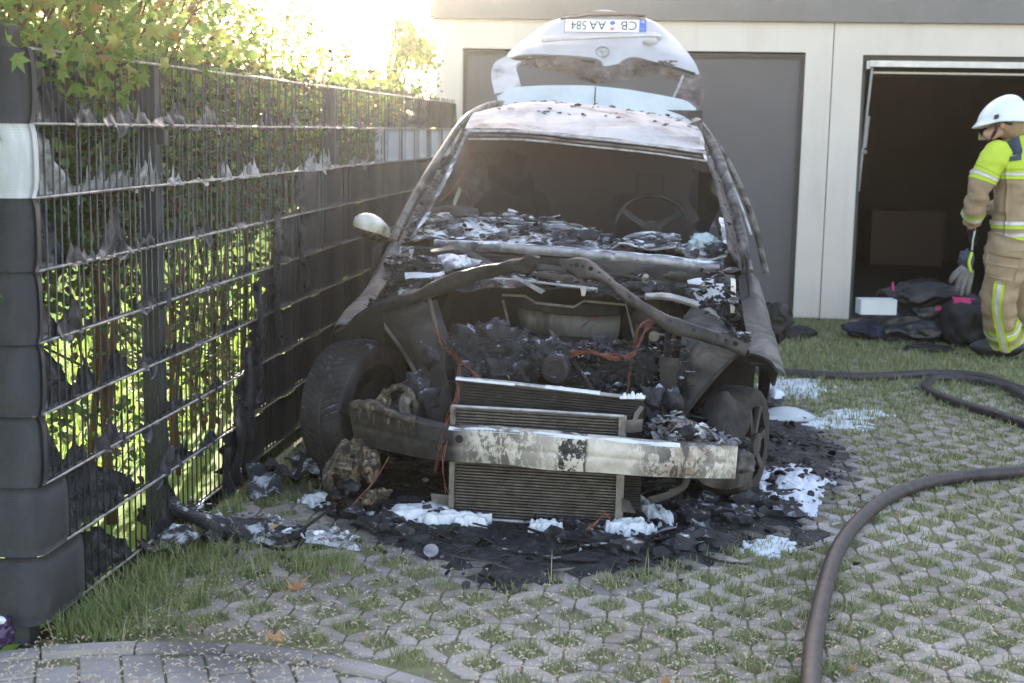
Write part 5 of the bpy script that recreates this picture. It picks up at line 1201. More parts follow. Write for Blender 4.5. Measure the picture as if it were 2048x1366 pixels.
# scraps in the scuttle
def scrap(rows, m, seed, jit=.02, name='torn_sheet', nu=12, nv=14, th=.003): P = surf([pl(*r__) for r__ in rows], nu, nv, jit, 10, seed); g = G(); g.grid(P, th); return cp(g, name, m)
scrap([[(800, 492, 6.1), (828, 497, 6.1)], [(795, 528, 6.08), (820, 525, 6.08)]], m_rodlight, 1, .004)
scrap([[(905, 494, 6.0), (922, 492, 6.0)], [(958, 522, 5.95), (985, 524, 5.95)], [(985, 530, 5.9), (1005, 528, 5.9)]], m_scorched, 2, .006)
scrap([[(860, 500, 6.05), (905, 492, 6.05)], [(862, 506, 6.0), (912, 500, 6.0)]], m_scorched, 3, .006)
scrap([[(870, 520, 5.95), (900, 508, 6.0), (930, 515, 6.0)], [(880, 532, 5.9), (905, 530, 5.88), (938, 530, 5.9)], [(890, 545, 5.9), (915, 542, 5.85), (950, 535, 5.88)]], m_flake, 4, .03)
scrap([[(930, 515, 5.9), (965, 522, 5.9)], [(935, 535, 5.86), (960, 530, 5.86)]], m_flake, 5, .012)
scrap([[(845, 510, 5.95), (880, 520, 5.95)], [(848, 516, 5.9), (885, 532, 5.9)]], m_char_ashy, 6, .02)
scrap([[(808, 545, 5.8), (850, 548, 5.8), (888, 545, 5.8)], [(812, 560, 5.74), (850, 554, 5.72), (890, 552, 5.74)]], m_foam, 7, .012)
scrap([[(866, 548, 5.75), (888, 540, 5.75)], [(870, 556, 5.7), (890, 552, 5.7)]], m_flake, 8, .01)
scrap([[(800, 575, 5.7), (850, 568, 5.7)], [(780, 598, 5.6), (840, 590, 5.6)]], m_char_ashy, 9, .03)
g = G(); g.tube(pl((968, 556, 5.7), (1040, 560, 5.7), (1120, 570, 5.7), (1195, 578, 5.7)), .0055, 7); cp(g, 'bonnet_cable', m_rodlight)
g = G(); g.tube(pl((1195, 578, 5.7), (1225, 590, 5.68), (1238, 600, 5.66)), .003, 6); cp(g, 'bonnet_cable', m_scorched)
scrap([[(1022, 553, 5.55), (1030, 551, 5.55)], [(1082, 588, 5.5), (1092, 582, 5.5)]], m_rodlight, 10, .002, 'loose_strip')
scrap([[(1160, 572, 5.68), (1174, 573, 5.68)], [(1163, 592, 5.68), (1170, 592, 5.68)]], m_rodlight, 11, .004)
# wiper linkage on the driver side
g = G(); g.tube(crom(pl((1190, 548, 5.95), (1250, 552, 5.93), (1288, 560, 5.92)), 10), .008, 7); g.tube(crom(pl((1240, 556, 5.95), (1330, 566, 5.9), (1405, 574, 5.88)), 12), .008, 7); cp(g, 'wiper_linkage', m_scorched)
g = G(); g.tube(pl((1255, 572, 5.9), (1330, 580, 5.88), (1370, 586, 5.88)), [.022, .03, .022], 12); cp(g, 'wiper_motor', m_scorched_dark)
for x, y in ((1291, 557), (1407, 574)):
    g = G(); g.disc(at(x, y, 5.86), (0, 1, .2), .014, .05, 12); cp(g, 'wiper_pivot', m_alum)
g = G(); g.lump(at(1355, 552, 5.9), (.055, .03, .018), .4, 2, 3, 3); cp(g, 'charred_lump', m_scorched, auto=None)
for k, rows in enumerate(([[(1378, 560, 5.95), (1425, 562, 5.95)], [(1385, 580, 5.88), (1425, 590, 5.88)], [(1400, 602, 5.8), (1430, 606, 5.8)]], [[(1426, 575, 5.85), (1442, 570, 5.85)], [(1430, 605, 5.8), (1450, 600, 5.8)]])): scrap(rows, m_foam, 20+k, .03)
scrap([[(1436, 550, 5.95), (1470, 552, 5.95)], [(1438, 572, 5.9), (1466, 575, 5.9)]], m_fender, 22, .006)
scrap([[(1460, 555, 5.8), (1470, 558, 5.8)], [(1464, 590, 5.75), (1474, 590, 5.75)], [(1462, 628, 5.7), (1470, 628, 5.7)]], m_mirror_white, 23, .008)
beamp('scuttle_flange', [(1290, 590, 5.75), (1340, 592, 5.74), (1400, 608, 5.72), (1440, 632, 5.7)], 0, .02, m_rodlight, 0, seed=6, depth=.03)
g = G()
for _ in range(150):
    x = r_.uniform(1180, 1460); plate(g, at(x, 545+(x-1180)*.12+r_.uniform(0, 45), r_.uniform(5.75, 6.05)), r_.uniform(.008, .03), r_, .004, .8)
stuffp(g, 'charred_scraps', m_char_ashy)
g = G()
for _ in range(130):
    x = r_.uniform(1400, 1478); plate(g, at(x, 540+r_.uniform(0, 130), r_.uniform(5.6, 6.0)), r_.uniform(.010, .03), r_, .004, .8)
for _ in range(110):
    x = r_.uniform(775, 850); plate(g, at(x, 500+r_.uniform(0, 110)+(812-x)*.5, r_.uniform(5.7, 6.1)), r_.uniform(.010, .035), r_, .004, .8)
stuffp(g, 'charred_scraps', m_char_ashy)
# ---- raised tailgate
tg = empty('tailgate', at(1190, 215, 8.55)-Vector(car.location)); tg.parent = car; tg['label'] = 'raised silver tailgate without its glass, with an upside down number plate'
def tgs(name, rows, m, nu=10, nv=24, th=.008, jit=.0, seed=0, fr=6, auto=40):
    P = surf([pl(*r__) for r__ in rows], nu, nv, jit, fr, seed); g = G(); g.grid(P, th); return g.build(name, m, tg, True, None, auto), P
tgs('spoiler', [[(1000, 222, 8.50), (1034, 222, 8.46), (1190, 224, 8.42), (1355, 248, 8.46), (1388, 250, 8.50)], [(992, 190, 8.60), (1032, 174, 8.56), (1190, 172, 8.54), (1352, 196, 8.56), (1392, 216, 8.60)]], m_spoiler, 8, 40, .02, .003)
g = G(); g.tube(pl((1191, 174, 8.5), (1190, 192, 8.47), (1189, 216, 8.45)), .004, 6); g.build('spoiler_seam', m_char_dark, tg)
tgs('frame_side', [[(992, 192, 8.60), (984, 158, 8.72), (990, 132, 8.82), (1010, 116, 8.92)], [(1012, 188, 8.58), (1004, 160, 8.70), (1008, 138, 8.80), (1028, 124, 8.90)], [(1042, 172, 8.58), (1036, 150, 8.70), (1034, 136, 8.8), (1044, 128, 8.9)]], m_roof, 10, 22, .02, .008, 3)
tgs('frame_side', [[(1392, 236, 8.60), (1405, 196, 8.72), (1404, 160, 8.82), (1398, 148, 8.92)], [(1370, 215, 8.58), (1384, 190, 8.70), (1386, 165, 8.80), (1380, 152, 8.90)], [(1344, 197, 8.58), (1352, 175, 8.70), (1358, 158, 8.8), (1362, 152, 8.9)]], m_trim_burnt, 10, 22, .02, .008, 5)
g = G(); g.tube(crom(pl((1345, 199, 8.56), (1356, 176, 8.68), (1366, 152, 8.86)), 8), .008, 7); g.build('frame_strip', m_rodlight, tg, True)
# burnt inner trim hanging into the window opening
tgs('inner_trim', [[(1014, 122, 8.95), (1060, 116, 8.93), (1130, 118, 8.9), (1190, 130, 8.88), (1225, 136, 8.88), (1270, 124, 8.9), (1340, 140, 8.93), (1392, 152, 8.95)],
    [(1030, 130, 8.93), (1070, 132, 8.9), (1130, 142, 8.86), (1180, 158, 8.84), (1225, 162, 8.84), (1280, 152, 8.86), (1340, 156, 8.9), (1384, 162, 8.93)]], m_trim_burnt, 10, 50, .01, .03, 5, 9)
g = G(); rt = random.Random(5)
for _ in range(140):
    t = rt.random(); x = 1050+t*300; y = 128+30*math.exp(-((x-1205)/70)**2)+rt.uniform(-6, 8); plate(g, at(x, y, 8.84), rt.uniform(.008, .028), rt, .004, .9)
o = g.build('charred_scraps', m_trim_burnt, tg); o['kind'] = 'stuff'
pan, PP = tgs('outer_panel', [[(1008, 118, 8.95), (1060, 108, 8.93), (1190, 116, 8.90), (1215, 140, 8.90), (1262, 114, 8.90), (1330, 130, 8.93), (1400, 150, 8.95)],
    [(1022, 100, 9.04), (1070, 93, 9.0), (1190, 92, 8.98), (1215, 100, 8.98), (1262, 92, 8.98), (1330, 104, 9.0), (1390, 126, 9.04)],
    [(1052, 76, 9.18), (1090, 72, 9.14), (1190, 70, 9.12), (1215, 70, 9.12), (1262, 70, 9.12), (1320, 78, 9.14), (1368, 96, 9.18)],
    [(1100, 44, 9.34), (1120, 40, 9.30), (1190, 37, 9.28), (1215, 37, 9.28), (1262, 38, 9.28), (1310, 46, 9.30), (1334, 62, 9.34)],
    [(1140, 34, 9.42), (1150, 30, 9.40), (1190, 22, 9.38), (1215, 20, 9.38), (1250, 28, 9.38), (1290, 36, 9.40), (1300, 42, 9.42)]], m_silver, 40, 50, .010, .0)
g = G(); g.grid(surf([pl((1120, 37, 9.30), (1205, 27, 9.28), (1290, 30, 9.30)), pl((1122, 33, 9.36), (1205, 22, 9.34), (1292, 34, 9.36))], 6, 16, 0), .008); g.build('lower_edge', m_scorched, tg, True)
g = G(); g.tube(crom(pl((1084, 80, 9.02), (1140, 76, 9.00), (1230, 72, 8.99), (1312, 70, 9.02), (1318, 80, 9.04)), 24), .018, 10, True, .8); g.build('grip_strip', m_silver, tg, True)
g = G(); g.lump(at(1300, 84, 9.02), (.05, .02, .018), .2, 1, 3, 3); g.build('grip_recess', m_roof, tg, True)
for a, b in (((1032, 118), (1190, 124)), ((1262, 120), (1390, 148))):
    g = G(); pa, pb = at(*a, 8.92), at(*b, 8.92); g.tube(crom([pa, (pa+pb)/2+Vector((0, -.02, .012)), pb], 14), .009, 7); g.build('window_edge', m_scorched_dark, tg, True)
# maker's star in a ring
c = at(1205, 104, 8.94); nrm = Vector((0, -.82, .57)).normalized(); xx = Vector((1, 0, 0)); yy = nrm.cross(xx); yy = yy if yy.z > 0 else -yy
em = empty('emblem', c-wpos(tg)); em.parent = tg
g = G(); g.ring(c, nrm, .037, .043, .010, 40); g.build('ring', m_emblem, em, True, None, 40)
g = G()
for a in (R(-90), R(30), R(150)):
    d = xx*math.cos(a)+yy*math.sin(a); t = nrm.cross(d); g.add([c+d*.038, c+t*.008, c-t*.008, c+nrm*.007], [(0, 1, 3), (0, 3, 2), (0, 2, 1)])
g.build('star', m_emblem, em)
# number plate, upside down as the gate is up
def text_mesh(s, size, spacing=1.0):
    cu = bpy.data.curves.new('t', 'FONT'); cu.body = s; cu.size = size; cu.space_character = spacing; cu.extrude = 0; cu.align_x = 'LEFT'; cu.resolution_u = 4
    o = bpy.data.objects.new('t', cu); COL.objects.link(o); dg = bpy.context.evaluated_depsgraph_get(); me = bpy.data.meshes.new_from_object(o.evaluated_get(dg))
    V = [v.co.copy() for v in me.vertices]; Fc = [tuple(p.vertices) for p in me.polygons]; bpy.data.objects.remove(o); bpy.data.curves.remove(cu); bpy.data.meshes.remove(me); return V, Fc
pc = (at(1133, 37, 9.16)+at(1289, 66, 9.10))/2; 
npx = Vector((-1, .0, .0)); npn = Vector((0, -.80, .60)).normalized(); npy = npn.cross(npx); npy = npy.normalized()
if npy.z > 0: npy = -npy
npn = npx.cross(npy)                          # faces the viewer; text upright in the plate's own frame
npl = empty('number_plate', pc-wpos(tg)); npl.parent = tg; npl['label'] = 'white number plate reading CB AA 584, upside down'
def plq(x0, x1, y0, y1, z0, z1): g = G(); g.obox(pc+npx*((x0+x1)/2)+npy*((y0+y1)/2)+npn*((z0+z1)/2), npx*((x1-x0)/2), npy*((y1-y0)/2), npn*((z1-z0)/2)); return g
plq(-.26, .26, -.055, .055, -.002, .0).build('plate', m_pl_white, npl)
plq(-.257, -.215, -.052, .052, .0, .0012).build('blue_band', m_pl_blue, npl)
g = G()
for a in ((-.26, .26, .052, .055), (-.26, .26, -.055, -.052), (.257, .26, -.052, .052), (-.26, -.257, -.052, .052)):
    h = plq(*a, .0, .0012); g.add(h.v, h.f)
g.build('border', m_pl_black, npl)
def put_text(s, x, y, size, m, name, sx=1.0):
    V, Fc = text_mesh(s, size); x0 = min(v.x for v in V); g = G(); g.add([pc+npx*(x+(v.x-x0)*sx)+npy*(y+v.y)+npn*.0018 for v in V], Fc); g.build(name, m, npl)
put_text('CB', -.200, -.036, .104, m_pl_black, 'letters', .80)
put_text('AA', -.005, -.036, .104, m_pl_black, 'letters', .78)
put_text('584', .120, -.036, .104, m_pl_black, 'digits', .66)
put_text('D', -.245, -.045, .03, m_pl_white, 'letters')
g = G(); g.disc(pc+npx*(-.045)+npy*(-.022)+npn*.001, npn, .017, .002, 20); g.build('seal', m_pl_blue, npl)
g = G(); g.disc(pc+npx*(-.045)+npy*(.026)+npn*.001, npn, .013, .002, 20); g.build('sticker', m_pink, npl)
g = G()
for k in range(12): g.disc(pc+npx*(-.236+.011*math.cos(k*math.pi/6))+npy*(.028+.011*math.sin(k*math.pi/6))+npn*.0016, npn, .0018, .0008, 5)
g.build('stars', m_mirror_white, npl)['kind'] = 'stuff'

# smoke in the cabin, added as a dark volume to dim the view through
if SMOKE:
    m = bpy.data.materials.new('cabin_dimming_smoke'); m.use_nodes = True; t = m.node_tree; t.nodes.clear()
    o = t.nodes.new('ShaderNodeOutputMaterial'); v = t.nodes.new('ShaderNodeVolumePrincipled')
    v.inputs['Density'].default_value = SMOKE; v.inputs['Color'].default_value = (.16, .15, .155, 1); t.links.new(v.outputs[0], o.inputs['Volume'])
    g = G(); g.grid([[(CXC+u*(.62-.10*w_), Y, z) for (u, Y, z) in ()] for w_ in ()]) if False else None
    g.box(CXC-.61, CXC+.61, 6.96, 8.42, .62, 1.43); o = g.build('smoke', m, car); o['kind'] = 'stuff'
# ================================================================ ash bed, debris, foam
r_ = random.Random(21)
g = G(); P = []; nx, ny = 150, 190
X0, X1, Y0, Y1 = -1.68, 1.25, 4.15, 8.9
for i in range(nx+1):
    row = []
    for j in range(ny+1):
        t = j/ny; x = X0+(X1-X0)*i/nx; y = Y0+(Y1-Y0)*t**1.5
        m = ashm(x, y); k = m+.35*noise.noise(Vector((x*7, y*7, 2)))*(1-abs(2*m-1)*.4)
        h = -.012+.020*k+.010*fbm((x*16, y*16, 0))*m+.006*fbm((x*45, y*45, 3))*m+.02*max(0, noise.noise(Vector((x*4, y*4, 8))))*m
        if m < .02: h = -.02
        row.append((x, y, h))
    P.append(row)
g.grid(P); tag(g.build('ash_bed', m_ash, None, True), 'black ash and fused debris crusted on the pavers under the car', 'ash', kind='stuff')
g = G(); gl = G(); gf = G()
for _ in range(5200):
    a = r_.uniform(0, 6.28); x = r_.uniform(-1.5, 1.15); y = 4.25+r_.random()**1.3*3.3; m = ashm(x, y)
    if r_.random() > m*.9+.02*(abs(x+.4) < 1.3 and y < 6) : continue
    z = max(0, .004+.01*m); s = r_.choice((.004, .006, .006, .008, .010, .014, .024))*r_.uniform(.7, 1.2)
    plate((gf if r_.random() < .035 else g), (x, y, z+s*.3), s, r_, s*.3, .7)
for _ in range(140):
    x = r_.gauss(.15, .28) if r_.random() < .6 else r_.gauss(-1.05, .16); y = r_.uniform(4.72, 5.6) if x > -.6 else r_.uniform(4.75, 5.2)
    if ashm(x, y) < .5: continue
    s = r_.uniform(.015, .045); gl.lump((x, y, s*.5), (s*1.3, s, s*.8), .8, 2, r_.randrange(99), 2)
tag(g.build('charred_debris', m_char), 'black charred chips and scraps strewn round the front of the car', 'debris', kind='stuff')
tag(gf.build('ash_scraps', m_flake), 'pale ash flakes strewn round the front of the car', 'ash flakes', kind='stuff')
tag(gl.build('charred_lumps', m_char_ashy), 'fused charred lumps heaped under the front corners of the car', 'debris', kind='stuff')
def foam(cx, cy, rx, ry, h, seed, label, group=None, freq=1., rot=0.):
    n = 54; P = []
    for i in range(n+1):
        row = []
        for j in range(n+1):
            u, v = 2.4*i/n-1.2, 2.4*j/n-1.2; x = cx+(u*rx*math.cos(rot)-v*ry*math.sin(rot)); y = cy+(u*rx*math.sin(rot)+v*ry*math.cos(rot)); d = math.hypot(u, v)
            e = 1-d+.75*noise.fractal(Vector((u*2.0*freq, v*2.0*freq, seed)), 1.15, 2, 4)
            zz = h*(max(0, e)**.55)*(.85+.25*noise.noise(Vector((x*14, y*14, seed))))+.002*noise.noise(Vector((x*60, y*60, seed))) if e > 0 else -.02
            row.append((x, y, zz if e > 0.01 else -.02+.0*u))
        P.append(row)
    P = [[(p[0], p[1], p[2]+(.032*ashm(p[0], p[1])*clamp(p[2]/.010) if p[2] > -.015 else 0)) for p in r__] for r__ in P]
    g = G(); g.grid(P); tag(g.build('foam_patch', m_foam, None, True), label, 'foam', group or 'patches of fire fighting foam')
for px, py, rx, ry, h, s, lb, rot in ((838, 1040, .13, .10, .040, 1, 'thick foam mound on the ground left of the condenser', 0), (905, 1050, .12, .05, .03, 2, 'thin tongue of foam under the lower left corner of the condenser', 0), (1088, 1066, .06, .05, .018, 3, 'small foam heap under the middle of the condenser', 0),
    (1258, 1066, .08, .06, .022, 4, 'foam heap at the lower right corner of the condenser', .3), (1300, 1035, .05, .17, .030, 5, 'foam sliding off the black lumps right of the condenser', .4), (1585, 970, .15, .40, .007, 6, 'largest flat white foam patch beside the bare right front wheel', -.1),
    (1540, 1092, .08, .11, .008, 7, 'small foam patch on the black pavers in front of the right wheel', -.5), (1590, 772, .20, .42, .02, 8, 'foam patch on the grass where the far hose meets the car', 0), (1712, 828, .12, .16, .008, 9, 'thin streak of foam on the pavers furthest right', -.8), (1650, 845, .22, .12, .006, 14, 'thin broken foam film between the right wheel and the far hose', -.3),
    (632, 1002, .06, .07, .03, 10, 'foam lump on the ground in front of the left tyre', .2), (700, 940, .10, .2, .04, 15, 'foam behind the burnt insulation at the left corner', 0)):
    p = gd(px, py); foam(p.x, p.y, rx, ry, h, s*3.7, lb, rot=rot, freq=1.3 if h < .03 else 1.0)
# loose strips and pieces lying in front of the car
def strip_thing(name, pts, w_, th, m, label, cat='metal strip', jit=.004, seed=0):
    T = crom([gd(*p) for p in pts], 18); rows = []
    for i, p in enumerate(T):
        d = (T[min(i+1, 17)]-T[max(i-1, 0)]); d.normalize(); s_ = d.cross(Vector((0, 0, 1))).normalized(); ww = w_*(1-.6*abs(2*i/17-1)**3)
        rows.append([p-s_*ww, p+Vector((0, 0, .004)), p+s_*ww])
    P = surf(rows, 24, 6, jit, 14, seed); g = G(); g.grid(P, th); tag(g.build(name, m, None, True, None, 40), label, cat)
strip_thing('metal_strip', [(898, 1110, .015), (960, 1122, .012), (1020, 1138, .01), (1070, 1156, .006)], .006, .003, m_scorched, 'long thin burnt strip slanting out over the pavers in front of the ash')
strip_thing('metal_strip', [(1084, 1112, .02), (1140, 1116, .018), (1200, 1120, .015)], .018, .003, m_char, 'short flat black strip at the front edge of the ash', seed=2)
strip_thing('metal_strip', [(1052, 1056, .03), (1110, 1072, .03), (1180, 1080, .03), (1250, 1082, .035)], .016, .004, m_char, 'bent black blade lying under the bottom of the condenser', seed=3)
strip_thing('metal_strip', [(1160, 1092, .02), (1200, 1088, .025), (1246, 1080, .03)], .007, .003, m_rodlight, 'thin pale strip just in front of the condenser on the right', seed=4)
strip_thing('metal_strip', [(925, 1042, .02), (970, 1052, .02), (1010, 1066, .02)], .005, .004, m_char, 'short black rod lying in the ash under the condenser on the left', seed=5)
strip_thing('metal_strip', [(1005, 1098, .012), (1040, 1104, .012), (1085, 1108, .012)], .010, .003, m_char_ashy, 'ashy sliver lying between the long strip and the condenser', seed=6)
strip_thing('metal_strip', [(1310, 1068, .03), (1330, 1058, .03), (1352, 1054, .03)], .008, .003, m_rodlight, 'small bright sliver on the black lumps right of the condenser', seed=7)
strip_thing('metal_strip', [(1402, 1108, .01), (1440, 1122, .01), (1500, 1130, .01)], .010, .003, m_char, 'thin charred strip at the right front edge of the ash', seed=8)
g = G(); c = gd(862, 1101, .022); g.disc(c, (.05, -.62, .78), .026, .005, 26); o = g.build('metal_disc', m_flake, None, False); tag(o, 'round ash grey metal disc lying at the front edge of the ash', 'metal disc')
g = G(); c = gd(1574, 838, .0); rows = []
for i in range(6):
    rr = .15*i/5; rows.append([c+Vector((math.cos(a)*rr, math.sin(a)*rr*.8, .05*(1-(i/5)**2)+.01)) for a in [R(q*15) for q in range(25)]])
g.grid(rows, .004); tag(g.build('white_cover', m_spoiler, None, True), 'white domed cover lying on the grass behind the right front wheel', 'cover')
g = G(); g.lump(gd(1597, 668, .03), (.12, .08, .05), .5, 1.6, 5, 3); tag(g.build('black_scrap', m_blackcloth, None, True), 'black scrap on the grass behind the melted right mirror', 'scrap')
# torn bumper skin at the left
bs = empty('bumper_skin', gd(480, 1050)); tag(bs, 'torn warped plastic bumper skin lying from the fence foot to the ash at the left', 'bumper piece')
def gp(*a): return [gd(*p) for p in a]
def bpart(name, rows, m, jit=.02, seed=0, th=.004, nu=20, nv=34, fr=9): P = surf(rows, nu, nv, jit, fr, seed); g = G(); g.grid(P, th); return g.build(name, m, bs, True)
bpart('skin_panel', [gp((325, 968, .16), (400, 1022, .10), (480, 1040, .05), (560, 1048, .04), (612, 1052, .03)), gp((335, 998, .13), (410, 1040, .08), (485, 1060, .04), (560, 1068, .02), (606, 1074, .03)), gp((345, 1020, .09), (420, 1058, .05), (490, 1076, .015), (550, 1088, .008), (606, 1082, .012))], m_char_ashy, .030, 1)
bpart('ledge', [gp((342, 1012, .10), (420, 1050, .06), (480, 1072, .03)), gp((352, 1030, .05), (425, 1068, .02), (478, 1088, .006))], m_char, .012, 2)
bpart('rolled_edge', [gp((520, 1082, .03), (560, 1094, .02), (590, 1092, .02), (606, 1074, .03)), gp((530, 1092, .01), (562, 1100, .005), (594, 1098, .005), (612, 1080, .01))], m_char, .008, 4)
bpart('curl', [gp((284, 1010, .10), (310, 1004, .12), (332, 978, .17)), gp((290, 1022, .06), (318, 1016, .08), (340, 990, .12))], m_char_ashy, .02, 5, nu=12, nv=18)
bpart('curl', [gp((318, 960, .20), (326, 940, .26)), gp((345, 985, .16), (360, 1000, .12))], m_char, .03, 6, nu=14, nv=10)
bpart('curl', [gp((300, 1046, .05), (322, 1030, .07), (338, 1012, .10)), gp((306, 1054, .03), (330, 1036, .05), (350, 1016, .08))], m_flake, .014, 7, nu=10, nv=16)
bpart('curl', [gp((268, 1040, .02), (282, 1010, .10)), gp((290, 1052, .01), (300, 1012, .09))], m_char, .02, 8, nu=12, nv=10)
bpart('ash_slab', [gp((600, 1062, .02), (660, 1068, .018), (715, 1088, .012)), gp((606, 1084, .01), (665, 1094, .008), (730, 1104, .006))], m_flake, .010, 9)
bpart('torn_strut', [gp((450, 1046, .07), (462, 1060, .06)), gp((478, 1062, .05), (486, 1078, .03))], m_char, .010, 10, nu=12, nv=10)
g = G(); g.tube(crom(gp((602, 1062, .05), (622, 1046, .06), (650, 1026, .08)), 8), .006, 6); g.build('torn_strut', m_char, bs, True)
g = G()
for _ in range(120):
    t = r_.random(); plate(g, gd(350+t*360, 1000+t*80+r_.uniform(-12, 20), r_.uniform(.015, .05)), r_.uniform(.006, .02), r_, .003, .7)
g.build('ash_flakes', m_flake, bs)['kind'] = 'stuff'
# dry leaves
dl = [((590, 1170), .050, 'large curled brown leaf lying on the pavers left of the metal strip', 1.1), ((572, 1180), .036, 'small crumpled leaf overlapping the large brown leaf', .6), ((556, 1276), .040, 'dry brown leaf lying by the curved edging', .9), ((385, 1254), .026, 'small pale brown leaf on the grass near the fence corner', 1.), ((546, 1052), .030, 'orange brown leaf lying on the torn bumper skin', 1.),
      ((1797, 1028), .018, 'small dark orange leaf beside the front hose', 1.), ((1832, 944), .016, 'orange leaf behind the front hose', 1.), ((1706, 1336), .022, 'yellowish leaf right of the front hose at the bottom', 1.), ((1330, 1362), .022, 'pale leaf at the very bottom edge of the pavers', 1.), ((1040, 1338), .012, 'tiny dark brown leaf near the bottom middle', 1.), ((610, 950), .02, 'yellow leaf on the grass beside the left tyre', 1.)]
for k, ((px, py), s, lb, q) in enumerate(dl):
    r2 = random.Random(k); c = gd(px, py, .018 if k != 4 else .06); v, f = leaf_shape(r2, s, 0); yaw = r2.uniform(0, 6.28); g = G()
    # subdivided and curled
    vs = []
    for p in v:
        x, y = p.x*math.cos(yaw)-p.y*math.sin(yaw), p.x*math.sin(yaw)+p.y*math.cos(yaw); vs.append((c.x+x, c.y+y, c.z+abs(p.x)*.5+p.y*p.y/s*.6-.3*s*q+noise.noise(p*60)*.3*s))
    g.add(vs, f); tag(g.build('dry_leaf', m_dry_leaf), lb, 'leaf', 'dry leaves on the ground')
# ---------------------------------------------------------------- hoses
def hose(pts, r0, label, name='fire_hose', n=90):
    P = crom([gd(p[0], p[1], r0+(p[2] if len(p) > 2 else 0)) for p in pts], n); P = [p+Vector((noise.noise(p*1.7)*.008, 0, abs(noise.noise(p*3))*.003)) for p in P]
    g = G(); g.tube(P, r0, 16); tag(g.build(name, m_hose, None, True), label, 'hose')
hose([(1606, 1500), (1617, 1420), (1626, 1340), (1634, 1260), (1648, 1170), (1672, 1108), (1712, 1048), (1765, 1002), (1830, 973), (1910, 955), (1980, 948), (2060, 942), (2200, 930)], .0275, 'thick black hose curving over the pavers in the right foreground', n=140)
hose([(1480, 742), (1560, 745), (1640, 750), (1740, 754), (1820, 750), (1900, 748), (1970, 756), (2030, 776), (2090, 800), (2180, 850)], .027, 'black hose stretching straight across the grass toward the firefighter')
hose([(2120, 872), (2048, 846), (1985, 826), (1915, 806), (1868, 788), (1852, 772), (1868, 759), (1905, 757), (1965, 764), (2015, 776), (2048, 792, .03), (2110, 830)], .026, 'black hose doubled back in a loop in front of the firefighter')
# ---------------------------------------------------------------- heap by the open garage
def cloth_heap(name, px, py, Y, sx, sy, sz, m, label, cat, seed, amp=.42, zc=None):
    c = at(px, py, Y); 
    if zc is not None: c.z = zc
    g = G(); vs, fs = ICO[5]; off = Vector((seed*5.1, seed*2.3, seed)); out = []
    for v in vs:
        fold = 1-abs(noise.noise(v*2.2+off))*2; d = 1+amp*(noise.noise(v*1.3+off)+.30*fold*fold+.10*(1-abs(noise.noise(v*6+off))*2))
        p = c+Vector((v.x*sx*d, v.y*sy*d, v.z*sz*d)); p.z = max(p.z, .002+.004*noise.noise(v*5)); out.append(p)
    g.add(out, fs); o = g.build(name, m, None, True); tag(o, label, cat); return o
cloth_heap('black_jacket', 1812, 640, 10.2, .34, .20, .14, m_plastic, 'shiny black bundle at the bottom of the heap by the open garage', 'bundle', 2, zc=.08)
cloth_heap('black_jacket', 1848, 592, 10.25, .26, .20, .13, m_plastic, 'black crumpled bundle on top of the heap by the open garage', 'bundle', 4, zc=.30)
cloth_heap('black_bag', 1932, 648, 10.0, .16, .18, .20, m_blackcloth, 'matt black bag standing at the right end of the heap behind the firefighter\'s leg', 'bag', 6, .3, zc=.16)
cloth_heap('blue_cloth', 1745, 636, 10.15, .17, .16, .06, m_bluecloth, 'dark blue cloth spilling from the left end of the heap', 'cloth', 8, zc=.08)
cloth_heap('black_sheet', 1860, 672, 9.75, .16, .10, .025, m_plastic, 'flat shiny black scrap on the grass in front of the heap', 'plastic sheet', 11, .3, zc=.02)
c = at(1752, 613, 10.0); g = G(); g.obox(c, (.125, .02, .0), (-.01, .07, 0), (0, 0, .05)); o = tag(g.build('white_box', m_whitebox), 'white flat box resting on the left end of the black heap', 'box')
g = G(); g.obox(c+Vector((0, 0, .0525)), (.127, .02, 0), (-.01, .072, 0), (0, 0, .002)); g.build('lid', m_whitebox, o)
c = at(1926, 604, 9.95); g = G(); g.grid(surf([[c+Vector((-.07, 0, .03)), c+Vector((.08, .02, .02))], [c+Vector((-.06, -.03, -.03)), c+Vector((.08, -.01, -.035))]], 8, 12, .01, 9, 3), .02); tag(g.build('pink_cloth', m_pink, None, True), 'bright pink cloth tucked on top of the black bag', 'cloth')
c = at(1786, 573, 10.05); g = G(); g.obox(c, (.006, 0, .004), (0, .004, 0), (-.004, 0, .03)); g.obox(c+Vector((.31, -.05, -.14)), (.02, 0, .006), (0, .004, 0), (-.003, 0, .012)); tag(g.build('tag_label', m_pink), 'small pink and pale tags on the upper black bundle', 'tag')
# purple wrapper at the left edge
c = gd(6, 1268, .05); g = G(); g.lump(c, (.024, .05, .04), .5, 1.8, 3, 4); o = tag(g.build('wrapper', m_purple, None, True), 'shiny purple and black wrapper lying by the fence corner at the left edge', 'wrapper')
g = G(); g.lump(c+Vector((-.002, -.015, .045)), (.018, .012, .012), .3, 1.5, 4, 3); g.build('white_end', m_whitebox, o, True)

